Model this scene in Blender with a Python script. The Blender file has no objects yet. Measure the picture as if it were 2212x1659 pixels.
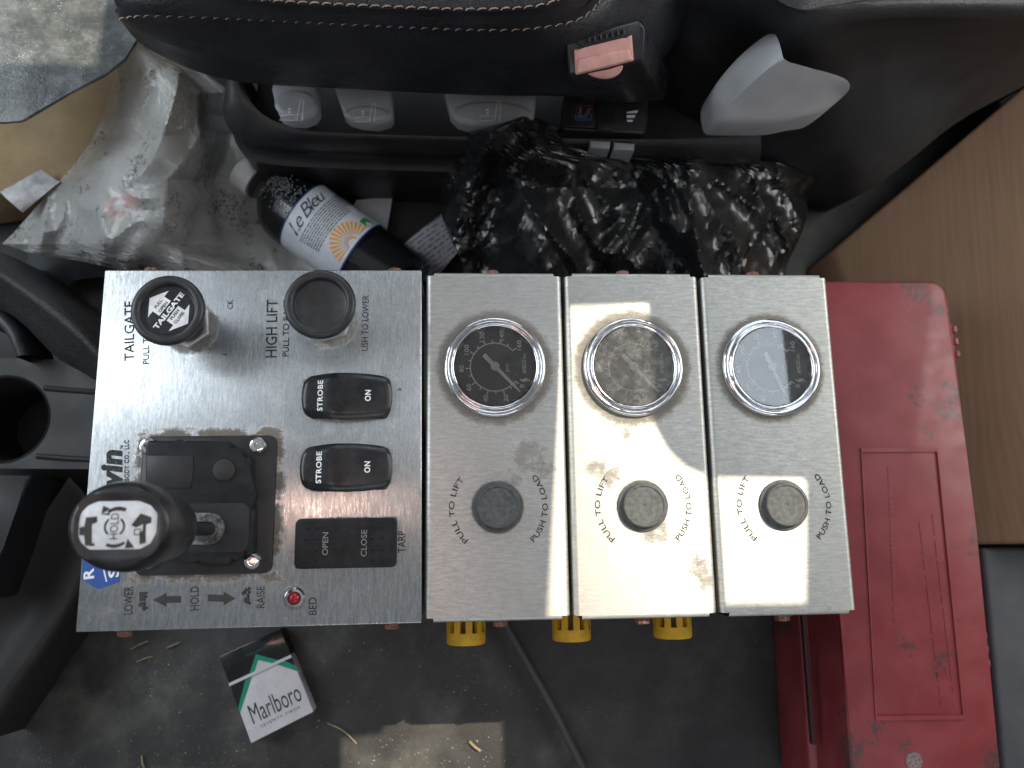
import bpy, bmesh, math, random
from mathutils import Vector, Matrix, noise
random.seed(7)
SC = bpy.context.scene
COL = SC.collection

# ------------------------------------------------------------------ camera
F = 1700.0                                   # focal length in pixels of a 2212 px wide picture
CP = Vector((-0.009332, -0.04812, 0.439649))
CR = Matrix(((0.99789, 0.003547, -0.064823), (-0.015133, 0.983707, -0.179139), (0.063132, 0.179742, 0.981686)))
cam = bpy.data.cameras.new('camera')
camo = bpy.data.objects.new('camera', cam); COL.objects.link(camo)
cam.sensor_width = 36; cam.lens = 36 * F / 2212; cam.clip_start = 0.01; cam.clip_end = 50
camo.matrix_world = Matrix.Translation(CP) @ CR.to_4x4()
cam.dof.use_dof = True; cam.dof.focus_distance = 0.445; cam.dof.aperture_fstop = 9.0
SC.camera = camo

# ------------------------------------------------------------------ light
W = bpy.data.worlds.new('World'); SC.world = W; W.use_nodes = True
wb = W.node_tree.nodes['Background']; wb.inputs[0].default_value = (.80, .90, 1, 1); wb.inputs[1].default_value = 2.0
SUN = Vector((.496, .47, 1.0)).normalized()
sl = bpy.data.lights.new('sun', 'SUN'); sl.energy = 2.2; sl.angle = math.radians(.27); sl.color = (1, .88, .69)
so = bpy.data.objects.new('sun', sl); COL.objects.link(so); so.rotation_euler = SUN.to_track_quat('Z', 'Y').to_euler()
def area(name, loc, tgt, sx, sy, watts, col):
    l = bpy.data.lights.new(name, 'AREA'); l.shape = 'RECTANGLE'; l.size = sx; l.size_y = sy; l.energy = watts; l.color = col
    o = bpy.data.objects.new(name, l); COL.objects.link(o); o.location = loc
    o.rotation_euler = (Vector(loc) - Vector(tgt)).to_track_quat('Z', 'Y').to_euler()
area('windscreen_light', (-.85, .25, .42), (0, 0, 0), .7, .35, 1.5, (.84, .93, 1))
area('roof_window_light', (-.78, .30, .70), (-.1, .03, 0), .24, .24, .50, (.86, .94, 1))
area('door_window_light', (.05, .95, .46), (0, 0, -.05), .9, .3, 1.1, (.86, .94, 1))
area('far_door_window_light', (.1, -.85, .45), (.05, 0, -.05), .9, .3, 1.1, (.93, .96, 1))
area('right_fill_light', (1.05, .30, .48), (.1, -.05, -.1), .8, .4, 2.4, (1, .97, .92))  # added fill that lifts the tool case, cardboard and floor on the right
area('streak_light', (-.14, -.072, .50), (-.14, -.072, 0), .20, .012, .075, (1, .62, .48))  # added warm lamp that makes the pink streak on the brushed metal
VS = SC.view_settings
VS.view_transform = 'Standard'; VS.look = 'None'; VS.gamma = 1; VS.exposure = 1.4
SC.render.engine = 'CYCLES'; SC.cycles.use_denoising = True; SC.cycles.max_bounces = 5; SC.cycles.diffuse_bounces = 3; SC.cycles.glossy_bounces = 3; SC.cycles.transparent_max_bounces = 12
SC.cycles.sample_clamp_indirect = 4.0; SC.cycles.caustics_reflective = False; SC.cycles.caustics_refractive = False

# ------------------------------------------------------------------ helpers
def at(u, v, z=0.0):
    """point at height z seen at (u, v) of the 2212 x 1659 picture"""
    d = CR @ Vector(((u - 1106) / F, -(v - 829.5) / F, -1.0))
    return CP + d * ((z - CP.z) / d.z)
def xy(u, v, z=0.0):
    p = at(u, v, z); return (p.x, p.y)
FLOOR = -.22

class G:                                     # tiny node graph helper
    def __init__(s, name):
        s.m = bpy.data.materials.new(name); s.m.use_nodes = True; s.t = s.m.node_tree; s.n = s.t.nodes
        s.b = s.n['Principled BSDF']; s.out = s.n['Material Output']; s._c = None
    def new(s, k, **kw):
        n = s.n.new(k)
        for a, v in kw.items(): setattr(n, a, v)
        return n
    def put(s, sock, v):
        if v is None: return
        if hasattr(v, 'is_linked') or isinstance(v, bpy.types.NodeSocket): s.t.links.new(v, sock)
        else:
            try: sock.default_value = v
            except Exception: sock.default_value = (*v, 1) if len(v) == 3 else v
    def co(s):
        if s._c is None: s._c = s.new('ShaderNodeTexCoord').outputs['Object']
        return s._c
    def scale(s, vec):
        n = s.new('ShaderNodeMapping'); s.put(n.inputs[0], s.co()); n.inputs['Scale'].default_value = vec; return n.outputs[0]
    def math(s, op, a, b=0.0, c=None, clamp=False):
        n = s.new('ShaderNodeMath', operation=op, use_clamp=clamp); s.put(n.inputs[0], a); s.put(n.inputs[1], b)
        if c is not None: s.put(n.inputs[2], c)
        return n.outputs[0]
    def noise(s, sc, det=3, rough=.55, vec=None):
        n = s.new('ShaderNodeTexNoise'); s.put(n.inputs['Vector'], vec if vec is not None else s.co())
        n.inputs['Scale'].default_value = sc; n.inputs['Detail'].default_value = det; n.inputs['Roughness'].default_value = rough
        return n.outputs[0]
    def voro(s, sc, feat='F1', vec=None, rnd=1):
        n = s.new('ShaderNodeTexVoronoi', feature=feat); s.put(n.inputs['Vector'], vec if vec is not None else s.co())
        n.inputs['Scale'].default_value = sc; n.inputs['Randomness'].default_value = rnd
        return n.outputs['Distance']
    def ramp(s, f, a, b, lo=0.0, hi=1.0):
        n = s.new('ShaderNodeMapRange', interpolation_type='SMOOTHSTEP'); s.put(n.inputs[0], f)
        n.inputs[1].default_value = a; n.inputs[2].default_value = b; n.inputs[3].default_value = lo; n.inputs[4].default_value = hi
        return n.outputs[0]
    def mix(s, f, a, b):
        n = s.new('ShaderNodeMix', data_type='RGBA'); s.put(n.inputs[0], f)
        for k, v in ((6, a), (7, b)):
            if isinstance(v, (tuple, list)): n.inputs[k].default_value = (*v[:3], 1)
            else: s.t.links.new(v, n.inputs[k])
        return n.outputs[2]
    def bump(s, h, strength, dist, prev=None):
        n = s.new('ShaderNodeBump'); n.inputs['Strength'].default_value = strength; n.inputs['Distance'].default_value = dist
        s.put(n.inputs['Height'], h)
        if prev is not None: s.t.links.new(prev, n.inputs['Normal'])
        return n.outputs[0]
    def sep(s):
        n = s.new('ShaderNodeSeparateXYZ'); s.put(n.inputs[0], s.co()); return n.outputs
    def set(s, **kw):
        for k, v in kw.items():
            k = {'color': 'Base Color', 'rough': 'Roughness', 'metal': 'Metallic', 'normal': 'Normal', 'alpha': 'Alpha',
                 'spec': 'Specular IOR Level', 'coat': 'Coat Weight', 'coatr': 'Coat Roughness', 'trans': 'Transmission Weight',
                 'aniso': 'Anisotropic', 'tangent': 'Tangent'}.get(k, k)
            if isinstance(v, (tuple, list)) and len(v) == 3 and k == 'Base Color': v = (*v, 1)
            s.put(s.b.inputs[k], v)
        return s

MATS = {}
def M(name, col, rough=.5, metal=0, var=None, bump=None, spec=.5, dust=None):
    """var=(scale, amount) mottles the colour; bump=(scale, strength, distance); dust=(scale, amount, colour) sprinkles specks"""
    if name in MATS: return MATS[name]
    g = G(name); c = col
    if var:
        f = g.noise(var[0], 5, .65); f = g.ramp(f, .3, .7)
        c = g.mix(f, [x * (1 - var[1]) for x in col], [min(1, x * (1 + var[1])) for x in col])
    if dust:
        v = g.voro(dust[0]); big = g.noise(dust[0] * .05, 3)
        thr = g.ramp(big, .35, .8, .01, .02 + dust[1])
        k = g.math('LESS_THAN', v, thr)
        film = g.ramp(g.noise(dust[0] * .03, 6, .7), .45, .8, 0, dust[1]*1.2)
        k2 = g.math('MAXIMUM', g.math('MULTIPLY', k, .6), film); c = g.mix(k2, c, dust[2])
    r = rough
    if var: r = g.ramp(g.noise(var[0] * .7, 4), .3, .7, max(0, rough - .07), min(1, rough + .07))
    g.set(color=c, rough=r, metal=metal, spec=spec)
    if bump: g.set(normal=g.bump(g.noise(bump[0], 4, .6), bump[1], bump[2]))
    MATS[name] = g.m; return g.m

BLACK = M('black_plastic', (.020, .021, .023), .42, var=(60, .25), bump=(1500, .12, .0004))
BLACKG = M('black_gloss_plastic', (.014, .015, .017), .30, var=(90, .2), dust=(1500, .09, (.25, .25, .25)))
BLACKM = M('black_matt_plastic', (.015, .0155, .017), .46, var=(120, .3), bump=(2500, .08, .0003), dust=(1200, .04, (.18, .17, .15)))
RUBBER = M('black_rubber', (.020, .021, .023), .42, var=(200, .3), dust=(1800, .06, (.2, .2, .19)))
BLACKS = M('satin_black_plastic', (.015, .016, .018), .5, var=(110, .35), bump=(1500, .1, .0004), spec=.22, dust=(900, .04, (.16, .15, .13)))
DEEP = M('very_dark_plastic', (.010, .010, .012), .6, var=(40, .3))
INK = M('dark_print', (.030, .030, .030), .6, var=(300, .3))
INKG = M('grey_print', (.035, .035, .035), .8, var=(300, .3))
WHITE = M('white_print', (.84, .86, .88), .5, var=(300, .12))
GREYW = M('faint_grey_print', (.22, .23, .24), .5)
gi = G('chipped_dark_print'); gi.set(color=(.028, .028, .028), rough=.7, alpha=gi.ramp(gi.noise(520, 5, .75), .33, .44)); INKW = gi.m
CHROME = M('chromed_metal', (.72, .72, .74), .12, 1, var=(400, .12))
STEEL = M('zinc_steel', (.55, .54, .53), .3, 1, var=(500, .3))
RUST = M('rusty_bolt', (.23, .12, .09), .6, .35, var=(700, .6), bump=(900, .5, .0006))
GREYP = M('light_grey_plastic', (.30, .32, .34), .42, var=(80, .06), bump=(2500, .06, .0003))
PINKP = M('faded_red_plastic', (.68, .36, .32), .45, var=(120, .1), dust=(900, .05, (.7, .5, .45)))

def fin(o, sharp=35):
    me = o.data
    for p in me.polygons: p.use_smooth = True
    try: me.set_sharp_from_angle(angle=math.radians(sharp))
    except Exception: pass
def link(name, data, mat, parent=None, sharp=35, flat=False):
    if isinstance(data, bmesh.types.BMesh):
        me = bpy.data.meshes.new(name); bmesh.ops.recalc_face_normals(data, faces=data.faces[:]) if not flat else None
        data.to_mesh(me); data.free()
    else: me = data
    o = bpy.data.objects.new(name, me); COL.objects.link(o)
    if mat and not me.materials: me.materials.append(mat)
    if not flat and sharp is not None and len(me.polygons): fin(o, sharp)
    if parent: child(o, parent)
    return o
def child(o, parent):
    o.parent = parent
    L = parent.location; p = parent.parent
    w = Vector(L)
    if p: w = Vector(parent['_w']) if '_w' in parent else Vector(L)
    o.matrix_parent_inverse = Matrix.Translation(-w)
def thing(name, loc, label, cat, group=None):
    o = bpy.data.objects.new(name, None); COL.objects.link(o); o.location = loc; o.empty_display_size = .02
    return tag(o, label, cat, group)
def tag(o, label, cat, group=None):
    o['label'] = label; o['category'] = cat
    if group: o['group'] = group
    return o
def struct(o): o['kind'] = 'structure'; return o
def stuff(o): o['kind'] = 'stuff'; return o

def rrect(cx, cy, w, h, r, n=6):
    pts = []
    for k, (sx, sy) in enumerate(((1, 1), (-1, 1), (-1, -1), (1, -1))):
        for i in range(n + 1):
            a = math.pi / 2 * (k + i / n)
            pts.append((cx + sx * (w / 2 - r) + r * math.cos(a), cy + sy * (h / 2 - r) + r * math.sin(a)))
    return pts
def prism(pts, z0, z1, bev=0, seg=2, bm=None):
    bm = bm or bmesh.new()
    b = [bm.verts.new((p[0], p[1], z0)) for p in pts]; t = [bm.verts.new((p[0], p[1], z1)) for p in pts]
    n = len(pts); bm.faces.new(b[::-1]); tf = bm.faces.new(t)
    for i in range(n): bm.faces.new((b[i], b[(i + 1) % n], t[(i + 1) % n], t[i]))
    if bev: bmesh.ops.bevel(bm, geom=list(tf.edges), offset=bev, segments=seg, affect='EDGES', profile=.5)
    return bm
def flat(pts, z, bm=None):
    bm = bm or bmesh.new(); bm.faces.new([bm.verts.new((p[0], p[1], z)) for p in pts]); return bm
def box8(bot, top, bev=0, seg=3):
    bm = bmesh.new(); b = [bm.verts.new(p) for p in bot]; t = [bm.verts.new(p) for p in top]; n = len(b)
    bm.faces.new(b[::-1]); bm.faces.new(t)
    for i in range(n): bm.faces.new((b[i], b[(i + 1) % n], t[(i + 1) % n], t[i]))
    if bev: bmesh.ops.bevel(bm, geom=bm.edges[:], offset=bev, segments=seg, affect='EDGES', profile=.5)
    return bm
def box(cx, cy, cz, sx, sy, sz, bev=0, seg=2, rot=0):
    c, s = math.cos(rot), math.sin(rot)
    q = [(-sx/2, -sy/2), (sx/2, -sy/2), (sx/2, sy/2), (-sx/2, sy/2)]
    q = [(cx + a * c - b * s, cy + a * s + b * c) for a, b in q]
    return box8([(x, y, cz - sz/2) for x, y in q], [(x, y, cz + sz/2) for x, y in q], bev, seg)
def lathe(prof, n=64, c=(0, 0), bm=None, sx=1, sy=1):
    bm = bm or bmesh.new(); rows = []
    for r, z in prof:
        if r < 1e-7: rows.append([bm.verts.new((c[0], c[1], z))])
        else: rows.append([bm.verts.new((c[0] + sx * r * math.cos(2*math.pi*i/n), c[1] + sy * r * math.sin(2*math.pi*i/n), z)) for i in range(n)])
    for a, b in zip(rows, rows[1:]):
        for i in range(n):
            j = (i + 1) % n
            if len(a) == 1 and len(b) == 1: continue
            if len(a) == 1: bm.faces.new((a[0], b[i], b[j]))
            elif len(b) == 1: bm.faces.new((a[i], b[0], a[j]))
            else: bm.faces.new((a[i], b[i], b[j], a[j]))
    return bm
def loft(rows, bm=None, wrap=False, cap=False):
    bm = bm or bmesh.new(); R = [[bm.verts.new(p) for p in r] for r in rows]
    if wrap: R2 = R + [R[0]]
    else: R2 = R
    for a, b in zip(R2, R2[1:]):
        for i in range(len(a) - 1): bm.faces.new((a[i], a[i+1], b[i+1], b[i]))
    if cap:
        bm.faces.new([r[0] for r in R]); bm.faces.new([r[-1] for r in R][::-1])
    return bm
def spline(pts, n):
    pts = [Vector(p) for p in pts]; out = []
    P = [2*pts[0] - pts[1]] + pts + [2*pts[-1] - pts[-2]]
    L = [0]
    for a, b in zip(pts, pts[1:]): L.append(L[-1] + (b - a).length)
    for k in range(n):
        s = L[-1] * k / (n - 1); i = 0
        while i < len(pts) - 2 and s > L[i+1]: i += 1
        t = (s - L[i]) / max(1e-9, L[i+1] - L[i]); p0, p1, p2, p3 = P[i:i+4]
        out.append(.5 * (2*p1 + (p2 - p0)*t + (2*p0 - 5*p1 + 4*p2 - p3)*t*t + (3*p1 - p0 - 3*p2 + p3)*t**3))
    return out
def tube(pts, r, n=8, bm=None, cap=True):
    bm = bm or bmesh.new(); pts = [Vector(p) for p in pts]; rows = []
    up = Vector((0.13, .21, 1)).normalized()
    for i, p in enumerate(pts):
        d = (pts[min(i+1, len(pts)-1)] - pts[max(i-1, 0)]).normalized()
        a = d.cross(up).normalized(); b = a.cross(d)
        rr = r[i] if isinstance(r, (list, tuple)) else r
        rows.append([bm.verts.new(p + a*rr*math.cos(2*math.pi*k/n) + b*rr*math.sin(2*math.pi*k/n)) for k in range(n)])
    for a, b in zip(rows, rows[1:]):
        for k in range(n): bm.faces.new((a[k], a[(k+1) % n], b[(k+1) % n], b[k]))
    if cap: bm.faces.new(rows[0]); bm.faces.new(rows[-1][::-1])
    return bm
def strip(pts, w, z, bm=None, closed=False):
    """flat line of width w along 2-D points"""
    bm = bm or bmesh.new(); n = len(pts); L = []; R = []
    for i in range(n):
        a = Vector(pts[(i-1) % n] if closed else pts[max(i-1, 0)]); b = Vector(pts[(i+1) % n] if closed else pts[min(i+1, n-1)])
        d = (b - a).normalized(); q = Vector((-d.y, d.x)) * w / 2; p = Vector(pts[i])
        L.append(bm.verts.new((p.x + q.x, p.y + q.y, z))); R.append(bm.verts.new((p.x - q.x, p.y - q.y, z)))
    for i in range(n if closed else n - 1):
        j = (i + 1) % n; bm.faces.new((L[i], R[i], R[j], L[j]))
    return bm
_T = {}
def glyphs(s, bold=0, shear=0, gap=1.0):
    """verts and faces of a text, scaled so that cap height and length are 1"""
    k = (s, bold, shear, gap)
    if k in _T: return _T[k]
    cu = bpy.data.curves.new('t', 'FONT'); cu.body = s; cu.offset = bold; cu.shear = shear; cu.space_character = gap; cu.resolution_u = 3
    o = bpy.data.objects.new('t', cu); COL.objects.link(o)
    me = bpy.data.meshes.new_from_object(o.evaluated_get(bpy.context.evaluated_depsgraph_get()))
    V = [v.co.copy() for v in me.vertices]; Fc = [tuple(p.vertices) for p in me.polygons]
    bpy.data.objects.remove(o); bpy.data.curves.remove(cu); bpy.data.meshes.remove(me)
    x0 = min(v.x for v in V); x1 = max(v.x for v in V); y0 = min(v.y for v in V); y1 = max(v.y for v in V)
    if s == 'Marlboro' or s == 'Le Bleu' or s == 'vin': pass
    _T[k] = ([((v.x - x0) / (x1 - x0), (v.y - y0) / (y1 - y0)) for v in V], Fc)
    return _T[k]
def text(name, s, p0, p1, cap, mat, parent, z=.0001, bold=0, shear=0, gap=1.0, fn=None):
    """text whose baseline runs from p0 to p1 (world x, y); fn maps (a, b) in metres to a 3-D point instead"""
    V, Fc = glyphs(s, bold, shear, gap)
    if fn is None:
        a = Vector(p0[:2]); b = Vector(p1[:2]); d = b - a; q = Vector((-d.y, d.x)).normalized() * cap
        vs = [(a.x + d.x*x + q.x*y, a.y + d.y*x + q.y*y, z) for x, y in V]
    else: vs = [fn(x, y) for x, y in V]
    me = bpy.data.meshes.new(name); me.from_pydata(vs, [], Fc)
    return link(name, me, mat, parent, flat=True)
def part(o, parent):                         # sub-part: parent is a part that sits at the world origin inside a thing
    o.parent = parent; return o
def copies(o, parent, locs, rots=None):
    out = []
    for i, l in enumerate(locs):
        c = o if i == 0 else o.copy()
        if i: COL.objects.link(c)
        c.location = l
        if rots: c.rotation_euler.z = rots[i]
        out.append(c)
    return out
# ------------------------------------------------------------------ setting
FM = M('dark_rubber_floor', (.022, .022, .023), .62, var=(30, .35), bump=(700, .35, .0012), dust=(330, .10, (.34, .33, .30)))
MATM = M('worn_rubber_mat', (.030, .029, .028), .62, var=(25, .3), bump=(900, .4, .001), dust=(420, .13, (.55, .53, .47)))
struct(link('floor', box(.125, .2, FLOOR - .01, 2.5, 2.4, .02), FM))
HEAD = M('grey_headliner', (.78, .79, .80), .85, var=(200, .1))
ZR = .80
def up(u, v, z):                             # point of the roof that shades (u, v, z)
    p = at(u, v, z); t = (ZR - z) / SUN.z; return (p.x + SUN.x*t, p.y + SUN.y*t)
Lp = [up(u, v, 0) for u, v in ((1206, 930), (1220, 652), (1409, 648), (1412, 862), (1424, 912), (1452, 962), (1492, 1000), (1545, 1021), (1742, 1024), (1751, 1034))]
f0, f1 = up(733, 1590, FLOOR), up(1085, 1587, FLOOR); yb_ = f0[1] + .002
br_ = up(1755, 1350, 0)[0]; bl_ = up(1182, 1350, 0)[0]
holes = [Lp + [(br_, yb_ + .009), (f1[0], yb_ + .009), (f1[0] + .004, f1[1] - .21), (f0[0], f0[1] - .21), (f0[0], f0[1]), (bl_, yb_)],      # openings traced back from the sunlit patches they should cast
    [up(u, v, -.075) for u, v in ((-160, -330), (250, -330), (238, 0), (215, 160), (200, 141), (-160, 134))]]
bm = bmesh.new(); es = []
for lp in [[(-1.0, -.85), (1.25, -.85), (1.25, 1.25), (-1.0, 1.25)]] + holes:
    vs = [bm.verts.new((x, y, ZR)) for x, y in lp]
    es += [bm.edges.new((vs[i], vs[(i+1) % len(vs)])) for i in range(len(vs))]
bmesh.ops.triangle_fill(bm, edges=es, use_beauty=True)
r = bmesh.ops.extrude_face_region(bm, geom=bm.faces[:])
for v in r['geom']:
    if isinstance(v, bmesh.types.BMVert): v.co.z += .006
struct(link('sun_mask_roof', bm, HEAD))  # unseen roof, cut so that only the chosen patches get sun
WALLM = M('grey_cab_lining', (.34, .35, .36), .8)
for cx_, cy_, sx_, sy_ in ((-1.02, .2, .04, 2.16), (1.27, .2, .04, 2.16), (.125, -.87, 2.25, .04), (.125, 1.27, 2.25, .04)):
    struct(link('cab_wall', box(cx_, cy_, (FLOOR + ZR)/2 - .003, sx_, sy_, ZR - FLOOR - .008), WALLM))

# ------------------------------------------------------------------ brushed aluminium
def alu(name, grain, rings=(), rects=(), blobs=(), tone=(.60, .61, .62), rough=.40, spots=.5, aniso=.3, mott=.16, gc=(.78, 1.16)):
    g = G(name); X, Y, Z = g.sep()
    sc = (2400, 300, 300) if grain == 'y' else (420, 2400, 300)
    gr = g.noise(1.0, 4, .7, g.scale(sc)); gr2 = g.noise(1.0, 2, .5, g.scale(tuple(c * .3 for c in sc)))
    f = g.ramp(g.math('ADD', g.math('MULTIPLY', gr, .6), g.math('MULTIPLY', gr2, .4)), .34, .66)
    col = g.mix(f, [c * gc[0] for c in tone], [min(1, c * gc[1]) for c in tone])
    cloud = g.ramp(g.noise(28, 5, .6), .35, .7); col = g.mix(g.math('MULTIPLY', cloud, .25), col, [c * .72 for c in tone])
    fine = g.noise(1500, 3, .7); mid = g.noise(160, 6, .75); broad = g.noise(45, 4, .6)
    mask = None
    def add(m):
        nonlocal mask
        mask = m if mask is None else g.math('MAXIMUM', mask, m)
    def dist(cx, cy):
        dx = g.math('SUBTRACT', X, cx); dy = g.math('SUBTRACT', Y, cy)
        return g.math('SQRT', g.math('ADD', g.math('MULTIPLY', dx, dx), g.math('MULTIPLY', dy, dy)))
    grit = g.math('ADD', g.math('MULTIPLY', fine, .55), g.math('MULTIPLY', mid, .6))
    for cx, cy, r0, w, amt in rings:
        fall = g.ramp(dist(cx, cy), r0, r0 + w, 1.0, 0.0)
        add(g.math('MULTIPLY', g.ramp(g.math('ADD', grit, g.math('MULTIPLY', fall, .62)), 1.0 - amt, 1.30 - amt), .8))
    for cx, cy, hx, hy, w, amt in rects:
        dx = g.math('SUBTRACT', g.math('ABSOLUTE', g.math('SUBTRACT', X, cx)), hx); dy = g.math('SUBTRACT', g.math('ABSOLUTE', g.math('SUBTRACT', Y, cy)), hy)
        fall = g.math('MULTIPLY', g.ramp(g.math('MAXIMUM', dx, dy), 0, w, 1.0, 0.0), g.ramp(g.noise(55, 4, .7), .36, .62, .35, 1.15))
        add(g.ramp(g.math('ADD', grit, g.math('MULTIPLY', fall, .6)), 1.0 - amt, 1.28 - amt))
    for cx, cy, r0, amt in blobs:
        fall = g.ramp(dist(cx, cy), r0 * .2, r0, 1.0, 0.0)
        h = g.math('ADD', g.math('MULTIPLY', grit, .62), g.math('MULTIPLY', g.noise(110, 5, .7), .55))
        add(g.math('MULTIPLY', g.ramp(g.math('ADD', h, g.math('MULTIPLY', fall, .34)), 1.02 - amt, 1.20 - amt), .65))
    sp = g.math('MULTIPLY', g.math('LESS_THAN', g.voro(260), g.ramp(broad, .45, .75, .03, .10)), spots); add(sp)
    dull = g.ramp(g.noise(75, 6, .7), .48, .72)               # dried water film
    col = g.mix(g.math('MULTIPLY', dull, mott), col, (.50, .48, .43))
    fl2 = g.ramp(g.noise(420, 4, .8), .50, .72); col = g.mix(g.math('MULTIPLY', fl2, .28), col, (.30, .29, .26))
    col = g.mix(g.math('MULTIPLY', mask, .85), col, (.13, .105, .075))
    met = g.math('MULTIPLY_ADD', mask, -.75, .90)
    rgh = g.math('ADD', g.math('MULTIPLY_ADD', f, -.10, rough + .05), g.math('ADD', g.math('MULTIPLY', mask, .35), g.math('MULTIPLY', dull, .10)), clamp=True)
    nb = g.bump(gr, .16, .0002); nb = g.bump(mask, .25, .0003, nb)
    tg = g.new('ShaderNodeCombineXYZ'); tg.inputs[0 if grain == 'y' else 1].default_value = 1
    g.set(color=col, metal=met, rough=rgh, normal=nb, aniso=aniso, tangent=tg.outputs[0])
    return g.m
GC = [at(1069.5, 791, .003), at(1369, 791, .003), at(1668, 792, .003)]      # gauge centres
BC = [at(1075, 1095, 0), at(1388, 1093, 0), at(1692, 1091, 0)]              # button centres
LPc = at(446, 1089, .003)                                                    # lever base centre
def q(u, v): p = at(u, v); return p.x, p.y
ALU0 = alu('brushed_aluminium_upright_grain', 'y',
           rings=[(*q(412, 708), .0135, .006, .06), (*q(715, 695), .014, .006, .02), (*q(636, 1292), .005, .004, .12)],
           rects=[(LPc.x, LPc.y, .0355, .0365, .0110, .20), (*q(748, 1172), .0265, .0128, .003, -.02), (*q(748, 855), .0235, .0122, .003, -.08), (*q(748, 1010), .0235, .0122, .003, -.06)],
           blobs=[(*q(250, 600), .018, .02), (*q(230, 1320), .026, .06), (*q(610, 1270), .02, .05), (*q(560, 1340), .02, .03), (*q(300, 1235), .02, .10), (*q(330, 960), .012, .06)], tone=(.53, .55, .57), rough=.30, aniso=.8, mott=.3, gc=(.64, 1.22))
ALUM = [alu('brushed_aluminium_first_module', 'x', rings=[(GC[0].x, GC[0].y, .0285, .012, .17), (BC[0].x, BC[0].y, .0138, .003, .08)],
            blobs=[(*q(1140, 985), .020, .20), (*q(1178, 1015), .012, .18), (*q(1105, 1035), .016, .13)], tone=(.55, .55, .535), rough=.48, spots=.4),
        alu('brushed_aluminium_second_module', 'x', rings=[(GC[1].x, GC[1].y, .0285, .013, .16), (BC[1].x, BC[1].y, .0138, .003, .05)],
            blobs=[(*q(1325, 1030), .013, .19), (*q(1290, 1010), .012, .20), (*q(1352, 935), .007, .2), (*q(1420, 1150), .018, .16), (*q(1510, 1225), .014, .17), (*q(1530, 1260), .010, .17)],
            tone=(.55, .55, .525), rough=.50, spots=.4),
        alu('brushed_aluminium_third_module', 'x', rings=[(GC[2].x, GC[2].y, .0285, .010, .12), (BC[2].x, BC[2].y, .0138, .002, .0)],
            blobs=[(*q(1790, 1110), .006, .08), (*q(1790, 1310), .005, .1)], tone=(.55, .55, .525), rough=.50, spots=.35)]
ALUS = M('plain_aluminium', (.45, .45, .45), .4, .9, var=(80, .2), bump=(900, .1, .0003))

def hexbolt(x, y, z, s, parent):             # hexagon head on a side wall, s = direction of y
    bm = bmesh.new()
    ring = [(math.cos(math.pi/3*k + .3), math.sin(math.pi/3*k + .3)) for k in range(6)]
    prism([(a*.0042, b*.0042) for a, b in ring], 0, .0034, .0006, 1, bm)
    lathe([(0, -.0004), (.0058, -.0004), (.0058, .0005), (0, .0005)], 14, bm=bm)
    bmesh.ops.rotate(bm, verts=bm.verts[:], cent=(0, 0, 0), matrix=Matrix.Rotation(-math.pi/2 * s, 3, 'X'))
    bmesh.ops.translate(bm, verts=bm.verts[:], vec=(x, y, z))
    return link('bolt', bm, RUST, parent)

Hh = .0985                                    # half height of the boxes
DEP = -.046
# ---- big box with levers and switches
def trap(u0, v0, u1, v1, u2, v2, u3, v3): return [xy(u0, v0), xy(u1, v1), xy(u2, v2), xy(u3, v3)]
cb = thing('control_box', (-.12, 0, FLOOR), 'wide brushed aluminium control box with lever, two black pull knobs and rocker switches', 'control panel')
c4 = [at(163, 1366), at(911, 1346), at(911, 583.5), at(226, 583)]
link('faceplate', box8([(p.x, p.y, -.0012) for p in c4], [(p.x, p.y, 0) for p in c4], .0007, 3), ALU0, cb)
bm = bmesh.new(); ins = .0006
ring_o = [(c4[0].x + ins, c4[0].y + ins), (c4[1].x - ins, c4[1].y + ins), (c4[2].x - ins, c4[2].y - ins), (c4[3].x + ins, c4[3].y - ins)]
link('side_walls', prism(ring_o, DEP, -.0013), ALUS, cb)
link('pedestal', prism([(-.17, -.05), (-.06, -.05), (-.06, .05), (-.17, .05)], FLOOR, DEP - .0005, 0), BLACK, cb)
for u, v, s in ((313, 582, 1), (851, 583, 1), (254, 1364, -1), (842, 1348, -1)):
    p = at(u, v); hexbolt(p.x, p.y + s*.0004, -.010, s, cb)
# printing on the big box (baselines run up the picture)
def vtext(s, u, vb, vt, cap, mat=INKW, du=0, **k):
    a = at(u, vb); b = at(u + du, vt); return text('lettering', s, (a.x, a.y), (b.x, b.y), cap, mat, cb, .00012, **k)
vtext('TAILGATE', 290, 779, 650, .0054, bold=.008)
vtext('PULL TO OPEN', 322, 786, 663, .0034, bold=.01)
vtext('CK', 503, 667, 648, .0031, bold=.006)
vtext('J', 490, 770, 764, .0022)
vtext('HIGH LIFT', 598, 772, 647, .0062, bold=.008, du=2)
vtext('PULL TO RAISE', 624, 770, 648, .0036, bold=.008, du=2)
vtext('USH TO LOWER', 795, 758, 638, .0037, bold=.008, du=2)
vtext('TARP', 876, 1194, 1147, .0041, bold=.01)
vtext('BED', 684, 1328, 1290, .0041, bold=.008)
vtext('LOWER', 287, 1327, 1266, .0047, bold=.012, du=1)
vtext('HOLD', 430, 1318, 1266, .0046, bold=.012)
vtext('RAISE', 572, 1313, 1266, .0043, bold=.006)
vtext('vin', 265, 1050, 970, .0113, bold=.05, shear=.18, gap=1.05)
vtext('TM', 266, 970, 962, .0016, bold=.01)
vtext('BODY CO., LLC', 281, 1039, 950, .0031, bold=.03, gap=1.15)
vtext('2', 866, 845, 838, .0016, bold=.01)
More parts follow.
